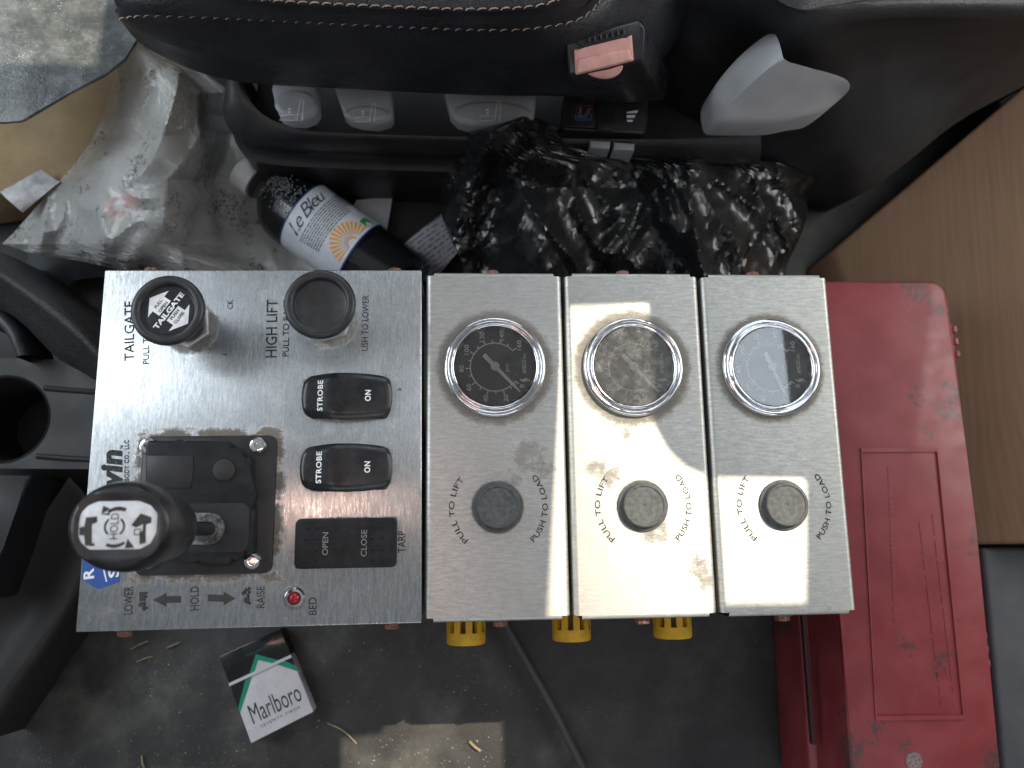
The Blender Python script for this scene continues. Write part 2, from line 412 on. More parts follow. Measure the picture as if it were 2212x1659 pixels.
def icon(u0, v0, k, polys, name, mat, z=.00012, parent=None):     # polygons in local px (x right, y down), rotated as printed
    bm = bmesh.new()
    for p in polys: flat([xy(u0 + x*k, v0 + y*k) for x, y in p], z, bm)
    return link(name, bm, mat, parent or cb, flat=True)
icon(0, 0, 1, [[(330, 1296), (360, 1281), (360, 1288), (391, 1287), (391, 1302), (360, 1303), (360, 1311)]], 'arrow_print', INK)
icon(0, 0, 1, [[(509, 1293), (483, 1278), (483, 1285), (449, 1284), (449, 1299), (483, 1300), (483, 1308)]], 'arrow_print', INK)
def disc(u, v, r, n=10): return [(u + r*math.cos(6.2832*i/n), v - r*math.sin(6.2832*i/n)) for i in range(n)]
icon(0, 0, 1, [[(301, 1279), (313, 1278), (313, 1298), (301, 1299)], [(305, 1300), (313, 1300), (315, 1319), (308, 1319), (306, 1310), (300, 1311), (299, 1303)],
               disc(317, 1281, 2.8), disc(317, 1289, 2.8), disc(318, 1313, 2.8), [(313, 1278), (315, 1278), (315, 1318), (313, 1318)]], 'truck_print', INK)
icon(0, 0, 1, [[(521, 1282), (532, 1269), (537, 1274), (526, 1287)], [(536, 1268), (539, 1268), (539, 1306), (536, 1306)], [(527, 1292), (536, 1288), (536, 1304), (531, 1304), (526, 1299)],
               [(530, 1280), (532, 1279), (538, 1290), (536, 1291)], disc(540, 1271, 2.7), disc(540, 1279, 2.7), disc(540, 1303, 2.7)], 'truck_print', INK)
hx = [(179, 1196), (222, 1170), (262, 1182), (259, 1257), (213, 1273), (177, 1252)]
BLUE = M('blue_print', (.025, .085, .33), .5, var=(300, .15))
icon(0, 0, 1, [hx], 'blue_badge', BLUE)
a = at(204, 1249); b = at(203, 1226); text('badge_letter', 'R', (a.x, a.y), (b.x, b.y), .0055, WHITE, cb, .0002, bold=.03)
a = at(258, 1246); b = at(257, 1226); text('badge_letter', 'S', (a.x, a.y), (b.x, b.y), .0055, WHITE, cb, .0002, bold=.03)
icon(0, 0, 1, [[(218, 1210), (221, 1209), (232, 1256), (229, 1257)]], 'badge_stroke', WHITE, .0002)

# ---- pull knobs
def knob_profile(): return [(0, .0305), (.0128, .0305), (.0134, .0308), (.0138, .0325), (.0142, .0336), (.0150, .0343), (.0172, .0342), (.0183, .0335), (.0188, .0322), (.0186, .0300),
                            (.0172, .0272), (.0160, .0262), (.0162, .0252), (.0150, .0240), (.0112, .0228), (.0096, .0200), (.0090, .0150), (.0092, .0075), (.0092, .004), (0, .004)]
kn_me = None; knobs = []
for i, (u, v, lab) in enumerate(((360, 668, 'black knob whose face carries a white arrow decal'), (690, 655, 'plain black knob without decal'))):
    pt = at(u, v, .034)
    if kn_me is None:
        k = link('pull_knob', lathe(knob_profile(), 72), RUBBER, cb, 50); kn_me = k.data
    else: k = link('pull_knob', kn_me, None, cb, None)
    k.location = (pt.x, pt.y, 0); k['label'] = lab; knobs.append(k)
    hn = [(.0138*math.cos(math.pi/3*j + (.62 if i == 0 else .25)), .0138*math.sin(math.pi/3*j + (.62 if i == 0 else .25))) for j in range(6)]
    part(link('hex_nut', prism(hn, .0001, .0055, .0008, 2), M('bright_zinc', (.70, .71, .72), .34, 1, var=(300, .1))), k)
    part(link('collar', lathe([(.0107, .0055), (.0107, .0085), (.0098, .0092), (.0096, .0055)], 40), BLACKM), k)
# decal on the first knob: local frame, text rises at 48 degrees
kd = knobs[0]; ang = math.radians(56); ca, sa = math.cos(ang), math.sin(ang)
part(link('decal_disc', prism([(.0127*math.cos(.1*j), .0127*math.sin(.1*j)) for j in range(63)], .0306, .0308), BLACKG), kd)
def kxy(x, y): x *= 1.1; y *= 1.1; return (x*ca - y*sa, x*sa + y*ca)
def kdec(x0, x1, y, cap, s, mat, bold=0.02, z=.0312): return part(text('decal_lettering', s, kxy(x0, y), kxy(x1, y), cap, mat, None, z, bold=bold), kd)
def arrow(sg):
    pts = [(-.0044, .0021), (-.0044, .0060), (-.0080, .0060), (0, .0112), (.0080, .0060), (.0044, .0060), (.0044, .0021)]
    return [kxy(x, y*sg) for x, y in pts]
part(link('decal_arrow', flat(arrow(1), .0310), WHITE, flat=True), kd); part(link('decal_arrow', flat(arrow(-1), .0310), WHITE, flat=True), kd)
kdec(-.0105, .0105, -.0014, .0029, 'TAILGATE', WHITE, .04)
kdec(-.0024, .0024, .0052, .0017, 'PULL', INK); kdec(-.0030, .0030, .0025, .0017, 'OPEN', INK)
kdec(-.0028, .0028, -.0042, .0017, 'PUSH', INK); kdec(-.0033, .0033, -.0068, .0017, 'CLOSE', INK)

# ---- rocker switches
def rocker_mesh(L, Wd):
    bm = bmesh.new(); nx, ny = 40, 22; rows = []
    for i in range(nx + 1):
        s = -1 + 2*i/nx; row = []
        half = Wd/2 * (1 - .155*s*s - .10*max(0, abs(s) - .93)/.07*.5)
        for j in range(ny + 1):
            t = -1 + 2*j/ny
            bow = 1 - .075*t*t - .03*max(0, abs(t) - .88)/.12
            x = s*L/2*bow; y = t*half
            z = .0072 - .0016*s*s + .0010*math.exp(-((s + .33)/.20)**2) - .0006*s
            inner = .78 - .30*s*s*0 - .12*s*s
            e = max(0, (abs(t) - inner)/(1 - inner)); z -= .0019*e*e + (.00035 if abs(t) > inner else 0)
            e2 = max(0, (abs(s) - .90)/.10); z -= .0014*e2*e2
            row.append((x, y, z))
        rows.append(row)
    loft(rows, bm)
    # skirt
    loop = [rows[0][j] for j in range(ny + 1)] + [rows[i][ny] for i in range(1, nx + 1)] + [rows[nx][j] for j in range(ny - 1, -1, -1)] + [rows[i][0] for i in range(nx - 1, 0, -1)]
    n = len(loop); t_ = [bm.verts.new(p) for p in loop]; b_ = [bm.verts.new((p[0]*.985, p[1]*.97, .0002)) for p in loop]
    for k in range(n): bm.faces.new((t_[k], t_[(k+1) % n], b_[(k+1) % n], b_[k]))
    bmesh.ops.remove_doubles(bm, verts=bm.verts[:], dist=1e-6)
    return bm
r_me = None
for u, v, lab in ((749, 855, 'upper black strobe rocker switch'), (747, 1009.5, 'lower black strobe rocker switch')):
    p = at(u, v, .006)
    if r_me is None: k = link('rocker_switch', rocker_mesh(.0497, .0264), BLACKG, cb, 40); r_me = k.data
    else: k = link('rocker_switch', r_me, None, cb, None)
    k.location = (p.x, p.y, 0); k['label'] = lab
    part(link('switch_bezel', prism(rrect(.0006, -.0003, .0440, .0236, .003), .0001, .0022, .0006), BLACKM), k)
    def curved(x0, x1, yb, cap):
        def fn(a, b):
            xx = yb - b*cap; yy = x0 + a*(x1 - x0); s = xx/(.0497/2)
            return (xx, yy, .0072 - .0016*s*s + .0010*math.exp(-((s + .33)/.20)**2) - .0006*s + .00022)
        return fn
    part(text('switch_lettering', 'STROBE', 0, 0, 0, WHITE, None, bold=.03, gap=1.1, fn=curved(-.0086, .0086, -.0127, .0031)), k)
    part(text('switch_lettering', 'ON', 0, 0, 0, WHITE, None, bold=.03, gap=1.1, fn=curved(-.0031, .0031, .0133, .0033)), k)
p = at(747, 1173, .006)
k = link('rocker_switch', prism(rrect(0, 0, .0535, .0262, .0026), .0001, .0065, .0016, 4), BLACKS, cb, 60); k.location = (p.x, p.y, 0); k['label'] = 'black tarp rocker switch with two grids of bumps'
bmesh_b = lathe([(.0010, 0), (.0009, .0004), (.0005, .0007), (0, .0008)], 12)
b0 = link('bump', bmesh_b, BLACKS)
spots = [(x, y) for x in (-.0205, -.0153, .0142, .0196) for y in (-.0091, -.0033, .0025, .0083)]
for i, (x, y) in enumerate(spots):
    b_ = b0 if i == 0 else b0.copy()
    if i: COL.objects.link(b_)
    b_.location = (x, y, .00645); part(b_, k)
part(text('switch_lettering', 'OPEN', (-.0092, -.0062), (-.0092, .0058), .0031, GREYW, None, .0067, bold=.006), k)
part(text('switch_lettering', 'CLOSE', (.0112, -.0072), (.0112, .0068), .0031, GREYW, None, .0067, bold=.006), k)

# ---- indicator lamp
p = at(636, 1292, .001)
k = link('indicator_lamp', lathe([(.0055, 0), (.0055, .0008), (.0048, .0016), (.0036, .0019), (.0031, .0012), (.0031, .0002)], 16), CHROME, cb, 30); k.location = (p.x, p.y, 0)
LEDM = M('red_lens', (.32, .012, .018), .14, var=(900, .2))
part(link('red_lens', lathe([(.0031, .0005), (.0030, .0015), (.0022, .0026), (.0011, .0031), (0, .0033)], 28), LEDM), k)

# ---- lever base
def pp(u, v, z=.003): return xy(u, v, z)
base = link('lever_base', prism(rrect(LPc.x, LPc.y, .0712, .0738, .0045, 6), .0001, .0024, .0008, 2), BLACKM, cb, 40)
blk = [pp(*c, .008) for c in ((318, 951), (373, 951), (376, 958), (398, 958), (402, 951), (488, 951), (500, 961), (510, 976), (537, 984), (545, 1000), (545, 1075),
                              (551, 1100), (549, 1190), (535, 1197), (512, 1203), (503, 1213), (490, 1222), (428, 1220), (418, 1206), (330, 1204), (312, 1190), (312, 965))][::-1]
b2 = link('lever_housing', prism(blk, .0023, .0080, .0022, 4), BLACKS); b2.parent = base
part(link('recess_well', prism(rrect(*pp(462, 1140, .0085), .036, .0255, .005, 6), .0079, .00825, .0002), BLACK), base)
part(link('blank_plate', prism([pp(*c, .0085) for c in ((316, 984), (416, 984), (418, 1010), (412, 1054), (316, 1054))][::-1], .0079, .0084, .0002), BLACKM), base)
cx, cy = pp(484, 1015, .0084)
part(link('blank_plug', lathe([(0, .0079), (.0058, .0079), (.0058, .0086), (.0054, .0087), (0, .0087)], 40, (cx, cy)), BLACKM), base)
cx, cy = pp(487, 1015, .0084)
def annulus(c, r0, r1, z, n=40):
    bm = bmesh.new(); A = [bm.verts.new((c[0] + r0*math.cos(6.28318*i/n), c[1] + r0*math.sin(6.28318*i/n), z)) for i in range(n)]
    B = [bm.verts.new((c[0] + r1*math.cos(6.28318*i/n), c[1] + r1*math.sin(6.28318*i/n), z)) for i in range(n)]
    for i in range(n): bm.faces.new((A[i], B[i], B[(i+1) % n], A[(i+1) % n]))
    return bm
# slotted guide plate
def uoutline(c0, c1, r, n=14):
    d = (c1 - c0).normalized(); a0 = math.atan2(d.y, d.x); out = []
    for i in range(n + 1): a = a0 - math.pi/2 + math.pi*i/n; out.append((c1.x + r*math.cos(a), c1.y + r*math.sin(a)))
    for i in range(n + 1): a = a0 + math.pi/2 + math.pi*i/n; out.append((c0.x + r*math.cos(a), c0.y + r*math.sin(a)))
    return out
s0 = Vector(xy(415, 1142, .009)); s1 = Vector(xy(451, 1142, .009))
bm = bmesh.new(); o_ = uoutline(s0, s1, .0082); i_ = uoutline(s0, s1, .0036)
zz = (.0083, .0094); n = len(o_)
A = [[bm.verts.new((x, y, z)) for x, y in L] for z in zz for L in (o_, i_)]
for k_ in range(n):
    j = (k_ + 1) % n
    bm.faces.new((A[2][k_], A[2][j], A[3][j], A[3][k_])); bm.faces.new((A[0][k_], A[2][k_], A[2][j], A[0][j])); bm.faces.new((A[1][k_], A[1][j], A[3][j], A[3][k_]))
part(link('slot_plate', bm, STEEL), base)
part(link('slot_floor', prism(uoutline(s0, s1, .0037), .00826, .00836), DEEP), base)
scr = lathe([(.0016, .0030), (.0018, .0049), (.0028, .0050), (.0040, .0046), (.0046, .0036), (.0048, .0024)], 24)
hexb = lathe([(0, .0031), (.0019, .0031), (.0019, .0049)], 6, bm=scr)
s_o = link('hex_socket_screw', scr, CHROME)
for i, (u, v) in enumerate(((557, 962), (545, 1212), (320, 964), (318, 1212))):
    pz = at(u, v, .0035); s_ = s_o if i == 0 else s_o.copy()
    if i: COL.objects.link(s_)
    s_.location = (pz.x, pz.y, 0); part(s_, base)

# ---- lever
tc = at(264, 1136, .108); mid = at(352, 1142, .062); lb = at(402, 1142, .012)
lev_rows = []; NL = 48
def ell(c, a, b, z, nrm=None): return [Vector((c.x + a*math.cos(2*math.pi*i/NL), c.y + b*math.sin(2*math.pi*i/NL), z)) for i in range(NL + 1)]
prof = [  # (t from base 0 to top 1, a, b)
    (.0125, .0042, .0042), (.045, .0042, .0042), (.046, .0135, .0135), (.050, .0152, .0152), (.060, .0158, .0158), (.074, .0162, .0160), (.082, .0172, .0166), (.088, .0192, .0176),
    (.094, .0208, .0184), (.100, .0214, .0186), (.1055, .0212, .0183), (.1095, .0204, .0174), (.1118, .0190, .0160), (.1128, .0172, .0140), (.1127, .0158, .0124), (.1118, .0152, .0107)]
rows = []
for z, a, b in prof:
    t = (z - .012) / (.108 - .012); c = lb.lerp(tc, t); e = []
    sq = 2.0 if z < .1125 else 3.2
    for i in range(NL):
        th = 2*math.pi*i/NL; cc, ss = math.cos(th), math.sin(th)
        e.append((c.x + a*math.copysign(abs(cc)**(2/sq), cc), c.y + b*math.copysign(abs(ss)**(2/sq), ss), z + .10*(c.x - lb.x)*0))
    rows.append(e)
bm = bmesh.new(); R = [[bm.verts.new(p) for p in r_] for r_ in rows]
for a_, b_ in zip(R, R[1:]):
    for i in range(NL): bm.faces.new((a_[i], a_[(i+1) % NL], b_[(i+1) % NL], b_[i]))
bm.faces.new(R[0][::-1]); bm.faces.new(R[-1])
LEATH = G('grained_black_lever'); LEATH.set(color=LEATH.mix(LEATH.ramp(LEATH.noise(120, 4), .35, .7), (.012, .012, .014), (.030, .031, .034)), rough=.34, normal=LEATH.bump(LEATH.voro(1500), .25, .0003))
lev = link('lever', bm, LEATH.m, cb, 60); lev['label'] = 'black grained dump lever with white pictogram cap'
zc = .1122
oc = [(-.0155, -.006), (-.0105, -.0098), (.0095, -.0098), (.0135, -.0075), (.0155, -.003), (.0155, .005), (.0125, .0085), (.0075, .0104), (-.0085, .0104), (-.0125, .0088), (-.0155, .0055)]
part(link('decal_plate', prism([(tc.x + x*.98, tc.y + y*.94) for x, y in oc], .1110, zc, .0004), M('white_decal', (.66, .69, .72), .35, var=(200, .12))), lev)
def lt(pts, n_='decal_pictogram', mat=INK):
    bm = bmesh.new()
    for p_ in pts: flat([(tc.x + x*.001, tc.y + y*.001) for x, y in p_], zc + .00012, bm)
    return part(link(n_, bm, mat, flat=True), lev)
lt([[(-12.5, 3.5), (-8.2, 3.8), (-8, 1.6), (-10, .8), (-9.5, -6.5), (-8.3, -6.8), (-8.5, -7.8), (-12, -7.5), (-12.6, -3.5), (-14.5, -3.4), (-14.6, -.4), (-12.8, 0)]])
lt([[(5.2, .2), (8.6, 4.8), (13, 3.2), (13, 1), (11, .4), (11, -2.5), (11.4, -6.8), (9, -7.4), (8.6, -2.9), (9.8, -2), (9.8, .6), (7.2, -.8)]])
bm = strip([(tc.x + .0067 + .0022*a_, tc.y - .0036 + .0022*b_) for a_, b_ in ((0, 0), (1, 0), (1, 1), (0, 1))], .0005, zc + .00012, closed=True)
part(link('decal_pictogram', bm, INK, flat=True), lev)
def arcpts(cx_, cy_, rx, ry, a0, a1, n=14): return [(cx_ + rx*math.cos(math.radians(a0 + (a1 - a0)*i/n)), cy_ + ry*math.sin(math.radians(a0 + (a1 - a0)*i/n))) for i in range(n + 1)]
part(link('decal_ring', strip([(tc.x + x*.001, tc.y + y*.001) for x, y in arcpts(-1.2, -.3, 3.7, 3.7, -52, 52)], .0008, zc + .00012), INK, flat=True), lev)
part(link('decal_ring', strip([(tc.x + x*.001, tc.y + y*.001) for x, y in arcpts(-1.2, -.3, 3.7, 3.7, 128, 232)], .0008, zc + .00012), INK, flat=True), lev)
part(text('decal_lettering', 'HOLD', (tc.x + .0003, tc.y - .0052), (tc.x + .0003, tc.y + .0050), .0032, INK, None, zc + .00016, bold=.0), lev)
lt([[(-6.6, 4.6), (-3.2, 4.2), (-3.6, 5.2)] , [(-6.6, 4.6), (-6.2, 8), (-3.4, 6.8)], arcpts(0, 1, 6.5, 6.6, 132, 62) + arcpts(0, 1, 6.2, 5.0, 66, 128)])
lt([[(7, -8.6), (3.4, -8.8), (4.2, -5.0)], arcpts(-1.0, -2, 6.5, 6.6, -118, -48) + arcpts(-1.0, -2, 6.2, 5.2, -52, -116)])

# ------------------------------------------------------------------ three gauge boxes
seams = [(917.5, 588, 921, 1345, 1209, 588.5, 1236.5, 1339.5), (1215.5, 589, 1243, 1339, 1503.5, 590, 1554, 1333.5), (1510.5, 591, 1561, 1333, 1786, 593, 1853, 1326.5)]
gb_lab = ['gauge box next to the control box, needle at zero, brown stain above its button',
          'middle gauge box with sun falling across its gauge and round button',
          'gauge box beside the red toolbox, its gauge glass glaring pale blue']
DIALM = M('black_dial', (.020, .021, .023), .5, var=(200, .2), dust=(1700, .07, (.25, .25, .25)))
def glass_mat(name, dustamt):
    g = G(name); t = g.t
    for n_ in [g.b]: g.n.remove(n_)
    tr = g.new('ShaderNodeBsdfTransparent'); gl = g.new('ShaderNodeBsdfGlossy'); gl.inputs['Roughness'].default_value = .025
    df = g.new('ShaderNodeBsdfDiffuse'); df.inputs[0].default_value = (.62, .63, .62, 1)
    fr = g.new('ShaderNodeFresnel'); fr.inputs[0].default_value = 1.9
    m1 = g.new('ShaderNodeMixShader'); t.links.new(fr.outputs[0], m1.inputs[0]); t.links.new(tr.outputs[0], m1.inputs[1]); t.links.new(gl.outputs[0], m1.inputs[2])
    d = g.math('ADD', g.ramp(g.noise(130, 6, .75), .42, .75, dustamt*.6, dustamt*2.0), g.math('MULTIPLY', g.math('LESS_THAN', g.voro(1700), .16), dustamt*5))
    m2 = g.new('ShaderNodeMixShader'); g.put(m2.inputs[0], d); t.links.new(m1.outputs[0], m2.inputs[1]); t.links.new(df.outputs[0], m2.inputs[2])
    t.links.new(m2.outputs[0], g.out.inputs[0]); return g.m
GLASS = [glass_mat('dusty_glass', .022), glass_mat('dustier_glass', .11), glass_mat('hazed_glass', .03)]
bez_prof = [(.0290, .0000), (.0290, .0022), (.0284, .0034), (.0272, .0040), (.0262, .0037), (.0257, .0030), (.0253, .0031), (.0250, .0040), (.0243, .0045), (.0236, .0044), (.0232, .0038)]
inn_prof = [(.0232, .0040), (.0226, .0026), (.0219, .0012), (.0216, .0004)]
me_b = me_i = me_d = me_n = me_g = None; gauges = []
TK = None
for i in range(3):
    s = seams[i]
    t = thing('gauge_box', (GC[i].x, 0, FLOOR), gb_lab[i], 'gauge panel', 'gauge boxes in a row')
    xl = (at(s[0], s[1]).x + at(s[2], s[3]).x) / 2; xr = (at(s[4], s[5]).x + at(s[6], s[7]).x) / 2
    # plate with rolled long edges
    def row_at(y, e=0):
        pts = []; Rr = .0034
        pts.append((xl, y, DEP))
        for k_ in range(9):
            a_ = math.pi - math.pi/2*k_/8; pts.append((xl + Rr + Rr*math.cos(a_), y, -Rr + Rr*math.sin(a_) - e))
        for k_ in range(9):
            a_ = math.pi/2 - math.pi/2*k_/8; pts.append((xr - Rr + Rr*math.cos(a_), y, -Rr + Rr*math.sin(a_) - e))
        pts.append((xr, y, DEP)); return pts
    yt = at(s[0], s[1]).y; yb = at(s[2], s[3]).y; yt2 = at(s[4], s[5]).y; yb2 = at(s[6], s[7]).y
    YT = (yt + yt2)/2; YB = (yb + yb2)/2
    link('faceplate', loft([row_at(YB + .0022), row_at(YB + .0024)] + [row_at(YB + .0024 + (YT - YB - .0048)*k_/12) for k_ in range(1, 12)] + [row_at(YT - .0024), row_at(YT - .0022)]), ALUM[i], t, 50)
    for sg, ye in ((1, YT), (-1, YB)):        # end flanges, folded down with relief notches
        rws = []
        for k_ in range(8):
            a_ = math.pi/2*k_/7; rws.append([(x, ye - sg*.0022 + sg*.0022*math.sin(a_), -.0022 + .0022*math.cos(a_)) for x in (xl + .0046, (xl + xr)/2, xr - .0046)])
        rws.append([(x, ye, DEP) for x in (xl + .0046, (xl + xr)/2, xr - .0046)])
        link('end_flange', loft(rws), ALUM[i], t, 50)
    link('inner_body', box((xl + xr)/2, (YT + YB)/2, (DEP - .004)/2, xr - xl - .0016, YT - YB - .0060, -DEP - .0085), BLACKM, t)
    link('support_bracket', prism([(xl + .02, -.06), (xr - .02, -.06), (xr - .02, .05), (xl + .02, .05)], FLOOR, DEP - .0001), BLACK, t)
    for (u, v, sg) in (((1065, 586, 1), (1082, 1344, -1)), ((1352, 588, 1), (1396, 1338, -1)), ((1638, 590, 1), (1705, 1332, -1)))[i]:
        p_ = at(u, v); hexbolt(p_.x, (YT if sg > 0 else YB) + sg*.0004, -.010, sg, t)
    # gauge
    if me_b is None:
        gobj = link('gauge', lathe(bez_prof, 96), CHROME, t, 60); me_b = gobj.data
    else: gobj = link('gauge', me_b, None, t, None)
    gobj.location = (GC[i].x, GC[i].y, 0); gobj['label'] = ['gauge with clear dusty glass', 'gauge half in sunlight', 'gauge with pale glaring glass'][i]
    def sub(name, me, mat, **k):
        o = link(name, me, mat, None, **k); o.parent = gobj; return o
    if me_i is None: o = sub('inner_ring', lathe(inn_prof, 96), M('bright_inner_ring', (.50, .50, .52), .22, 1, var=(200, .2)), sharp=60); me_i = o.data
    else: sub('inner_ring', me_i, None, sharp=None)
    if me_d is None: o = sub('dial', lathe([(0, .0006), (.0218, .0006), (.0218, .0003)], 72), DIALM); me_d = o.data
    else: sub('dial', me_d, None, sharp=None)
    zd = .0008; A0 = lambda v: math.radians(324 - v*1.7625)
    if TK is None:
        TK = []
        bm = strip([(.0140*math.cos(math.radians(42 + 280*k_/80)), .0140*math.sin(math.radians(42 + 280*k_/80))) for k_ in range(81)], .0007, zd)
        for v in range(0, 161, 10):
            a_ = A0(v); L_ = .0167 if v % 20 == 0 else .0157
            strip([(.0139*math.cos(a_), .0139*math.sin(a_)), (L_*math.cos(a_), L_*math.sin(a_))], .0007, zd + .00003, bm)
        for v in (2.5, 5): 
            a_ = A0(v); strip([(.0140*math.cos(a_), .0140*math.sin(a_)), (.0158*math.cos(a_), .0158*math.sin(a_))], .0004, zd + .00003, bm)
        TK.append(('scale_marks', sub('scale_marks', bm, WHITE, flat=True).data))
        for v in range(0, 161, 20):
            a_ = A0(v); s_ = str(v); wd = .0019*len(s_) + (.0002 if len(s_) > 1 else 0); rr = .0189 if v not in (20, 40) else .0190
            cx_, cy_ = rr*math.cos(a_), rr*math.sin(a_)
            TK.append(('numeral', text('numeral', s_, (cx_ + .0013, cy_ - wd/2), (cx_ + .0013, cy_ + wd/2), .0027, WHITE, None, zd, bold=.015)))
            o = TK[-1][1]; o.parent = gobj; TK[-1] = ('numeral', o.data)
        o = text('unit_lettering', 'psi', (.0083, -.0026), (.0083, .0017), .0025, WHITE, None, zd, bold=.01); o.parent = gobj; TK.append(('unit_lettering', o.data))
        o = text('maker_lettering', 'APSCO', (.0178, -.0040), (.0178, .0042), .0022, WHITE, None, zd, bold=.03, shear=.15); o.parent = gobj; TK.append(('maker_lettering', o.data))
        o = text('maker_lettering', 'Inc.', (.0177, .0048), (.0177, .0083), .0018, WHITE, None, zd, bold=.01, shear=.2); o.parent = gobj; TK.append(('maker_lettering', o.data))
        bm = bmesh.new()
        flat([(x*.001, y*.001) for x, y in arcpts(17.5, -9.2, 2.6, 2.6, 150, 20) + arcpts(17.7, -9.8, 2.2, 2.3, 30, 140)], zd, bm)
        flat([(x*.001, y*.001) for x, y in arcpts(16.6, -6.6, 2.7, 2.0, 200, 330) + arcpts(16.8, -6.1, 2.3, 1.7, 320, 205)], zd, bm)
        o = sub('maker_swirl', bm, WHITE, flat=True); TK.append(('maker_swirl', o.data))
        bm = lathe([(.0013, zd - .0001), (.0012, zd + .0004), (.0008, zd + .0005), (.0007, zd + .0001), (0, zd)], 16, (.0117, .0024)); o = sub('dial_screw', bm, BLACKG); TK.append(('dial_screw', o.data))
        bm = lathe([(.0013, zd - .0001), (.0012, zd + .0004), (.0008, zd + .0005), (.0007, zd + .0001), (0, zd)], 16, (.0117, -.0042)); o = sub('dial_screw', bm, BLACKG); TK.append(('dial_screw', o.data))
        bm = lathe([(.0007, zd), (.0007, .0022), (0, .0025)], 12, (.0104, -.0100)); o = sub('stop_pin', bm, CHROME); TK.append(('stop_pin', o.data))
    else:
        for nm, me in TK: sub(nm, me, None, sharp=None)
    na = math.radians((-46.5, -47, -68)[i])
    if me_n is None:
        bm = prism([(-.0092, -.0013), (-.0015, -.0012), (.0155, -.00075), (.0205, -.0003), (.0205, .0003), (.0155, .00075), (-.0015, .0012), (-.0092, .0013)], .0026, .0030)
        lathe([(.0026, .0024), (.0026, .0032), (.0022, .0035), (.0005, .0035), (.0004, .0032), (0, .0032)], 28, bm=bm)
        o = sub('needle', bm, WHITE); me_n = o.data
    else: o = sub('needle', me_n, None, sharp=None)
    o.rotation_euler.z = na
    g_ = lathe([(0, .0041), (.012, .0041), (.0231, .0040)], 64); sub('glass', g_, GLASS[i], sharp=80)
    # push button
    bm = lathe([(.0140, .0001), (.0141, .0012), (.0135, .0016), (.0128, .0018), (.0120, .0046), (.0117, .0054), (.0111, .0058), (.0107, .0056), (.0104, .0052), (.0010, .0051), (.0005, .0048), (0, .0048)], 64)
    k = link('push_button', bm, M('worn_rubber_button', (.095, .099, .101), .7, var=(350, .25), dust=(1500, .05, (.2, .2, .2)), spec=.2), t, 25); k.location = (BC[i].x, BC[i].y, 0)
    def arc_fn(a0, a1, r0, cap, inward):
        def fn(a_, b_):
            th = math.radians(a0 + (a1 - a0)*a_); rr = r0 + (-cap*b_ if inward else cap*b_)
            return (rr*math.cos(th), rr*math.sin(th), .00012)
        return fn
    o = text('lettering', 'PULL TO LIFT', 0, 0, 0, INKW, None, bold=.016, gap=1.05, fn=arc_fn(227.5, 140.5, .0238, .0032, False)); o.parent = k
    o = text('lettering', 'PUSH TO LOAD', 0, 0, 0, INKW, None, bold=.016, gap=1.05, fn=arc_fn(-45, 40, .0279, .0032, True)); o.parent = k

# yellow exhaust silencers on a manifold under the gauge boxes
YEL = M('yellow_plastic', (.72, .42, .022), .4, var=(150, .12), bump=(1500, .06, .0003))
mz = -.062
mf = link('manifold', box(.065, -.072, mz, .19, .034, .026, .002), ALUS); tag(mf, 'aluminium manifold bar under the gauge boxes behind the yellow silencers', 'manifold')
for i, (u, lab) in enumerate(((1007, 'yellow slotted exhaust silencer below the gauge box nearest the control box'), (1237, 'yellow slotted exhaust silencer below the joint between two gauge boxes'), (1457, 'yellow exhaust silencer below the middle gauge box'))):
    ve = (1391, 1383, 1377)[i]
    e = at(u, ve, mz + .004); x0 = e.x; y1 = e.y
    t = thing('exhaust_silencer', (x0, y1 + .02, mz), lab, 'silencer', 'yellow exhaust silencers')
    def horiz(bm):
        bmesh.ops.rotate(bm, verts=bm.verts[:], cent=(0, 0, 0), matrix=Matrix.Rotation(math.pi/2, 3, 'X')); bmesh.ops.translate(bm, verts=bm.verts[:], vec=(x0, y1, mz)); return bm
    R_ = .0119
    link('end_ring', horiz(lathe([(0, .0004), (R_*.93, .0004), (R_*.98, 0), (R_, -.0012), (R_, -.0068), (R_*.80, -.0068), (0, -.0068)][::-1], 40)), YEL, t)
    link('core', horiz(lathe([(0, -.0068), (R_*.72, -.0068), (R_*.72, -.030), (0, -.030)], 24)), M('dark_yellow_core', (.10, .075, .03), .7), t)
    link('collar', horiz(lathe([(R_*.7, -.0200), (R_, -.0200), (R_, -.034), (0, -.034)], 40)), YEL, t)
    for k_ in range(10):
        a_ = 2*math.pi*k_/10 + .17
        rb = bmesh.new(); prism([(R_*.70*math.cos(a_ - .16), R_*.70*math.sin(a_ - .16)), (R_*math.cos(a_ - .17), R_*math.sin(a_ - .17)), (R_*math.cos(a_), R_*math.sin(a_)), (R_*math.cos(a_ + .17), R_*math.sin(a_ + .17)), (R_*.70*math.cos(a_ + .16), R_*.70*math.sin(a_ + .16))], -.0205, -.0066, bm=rb)
        link('rib', horiz(rb), YEL, t)
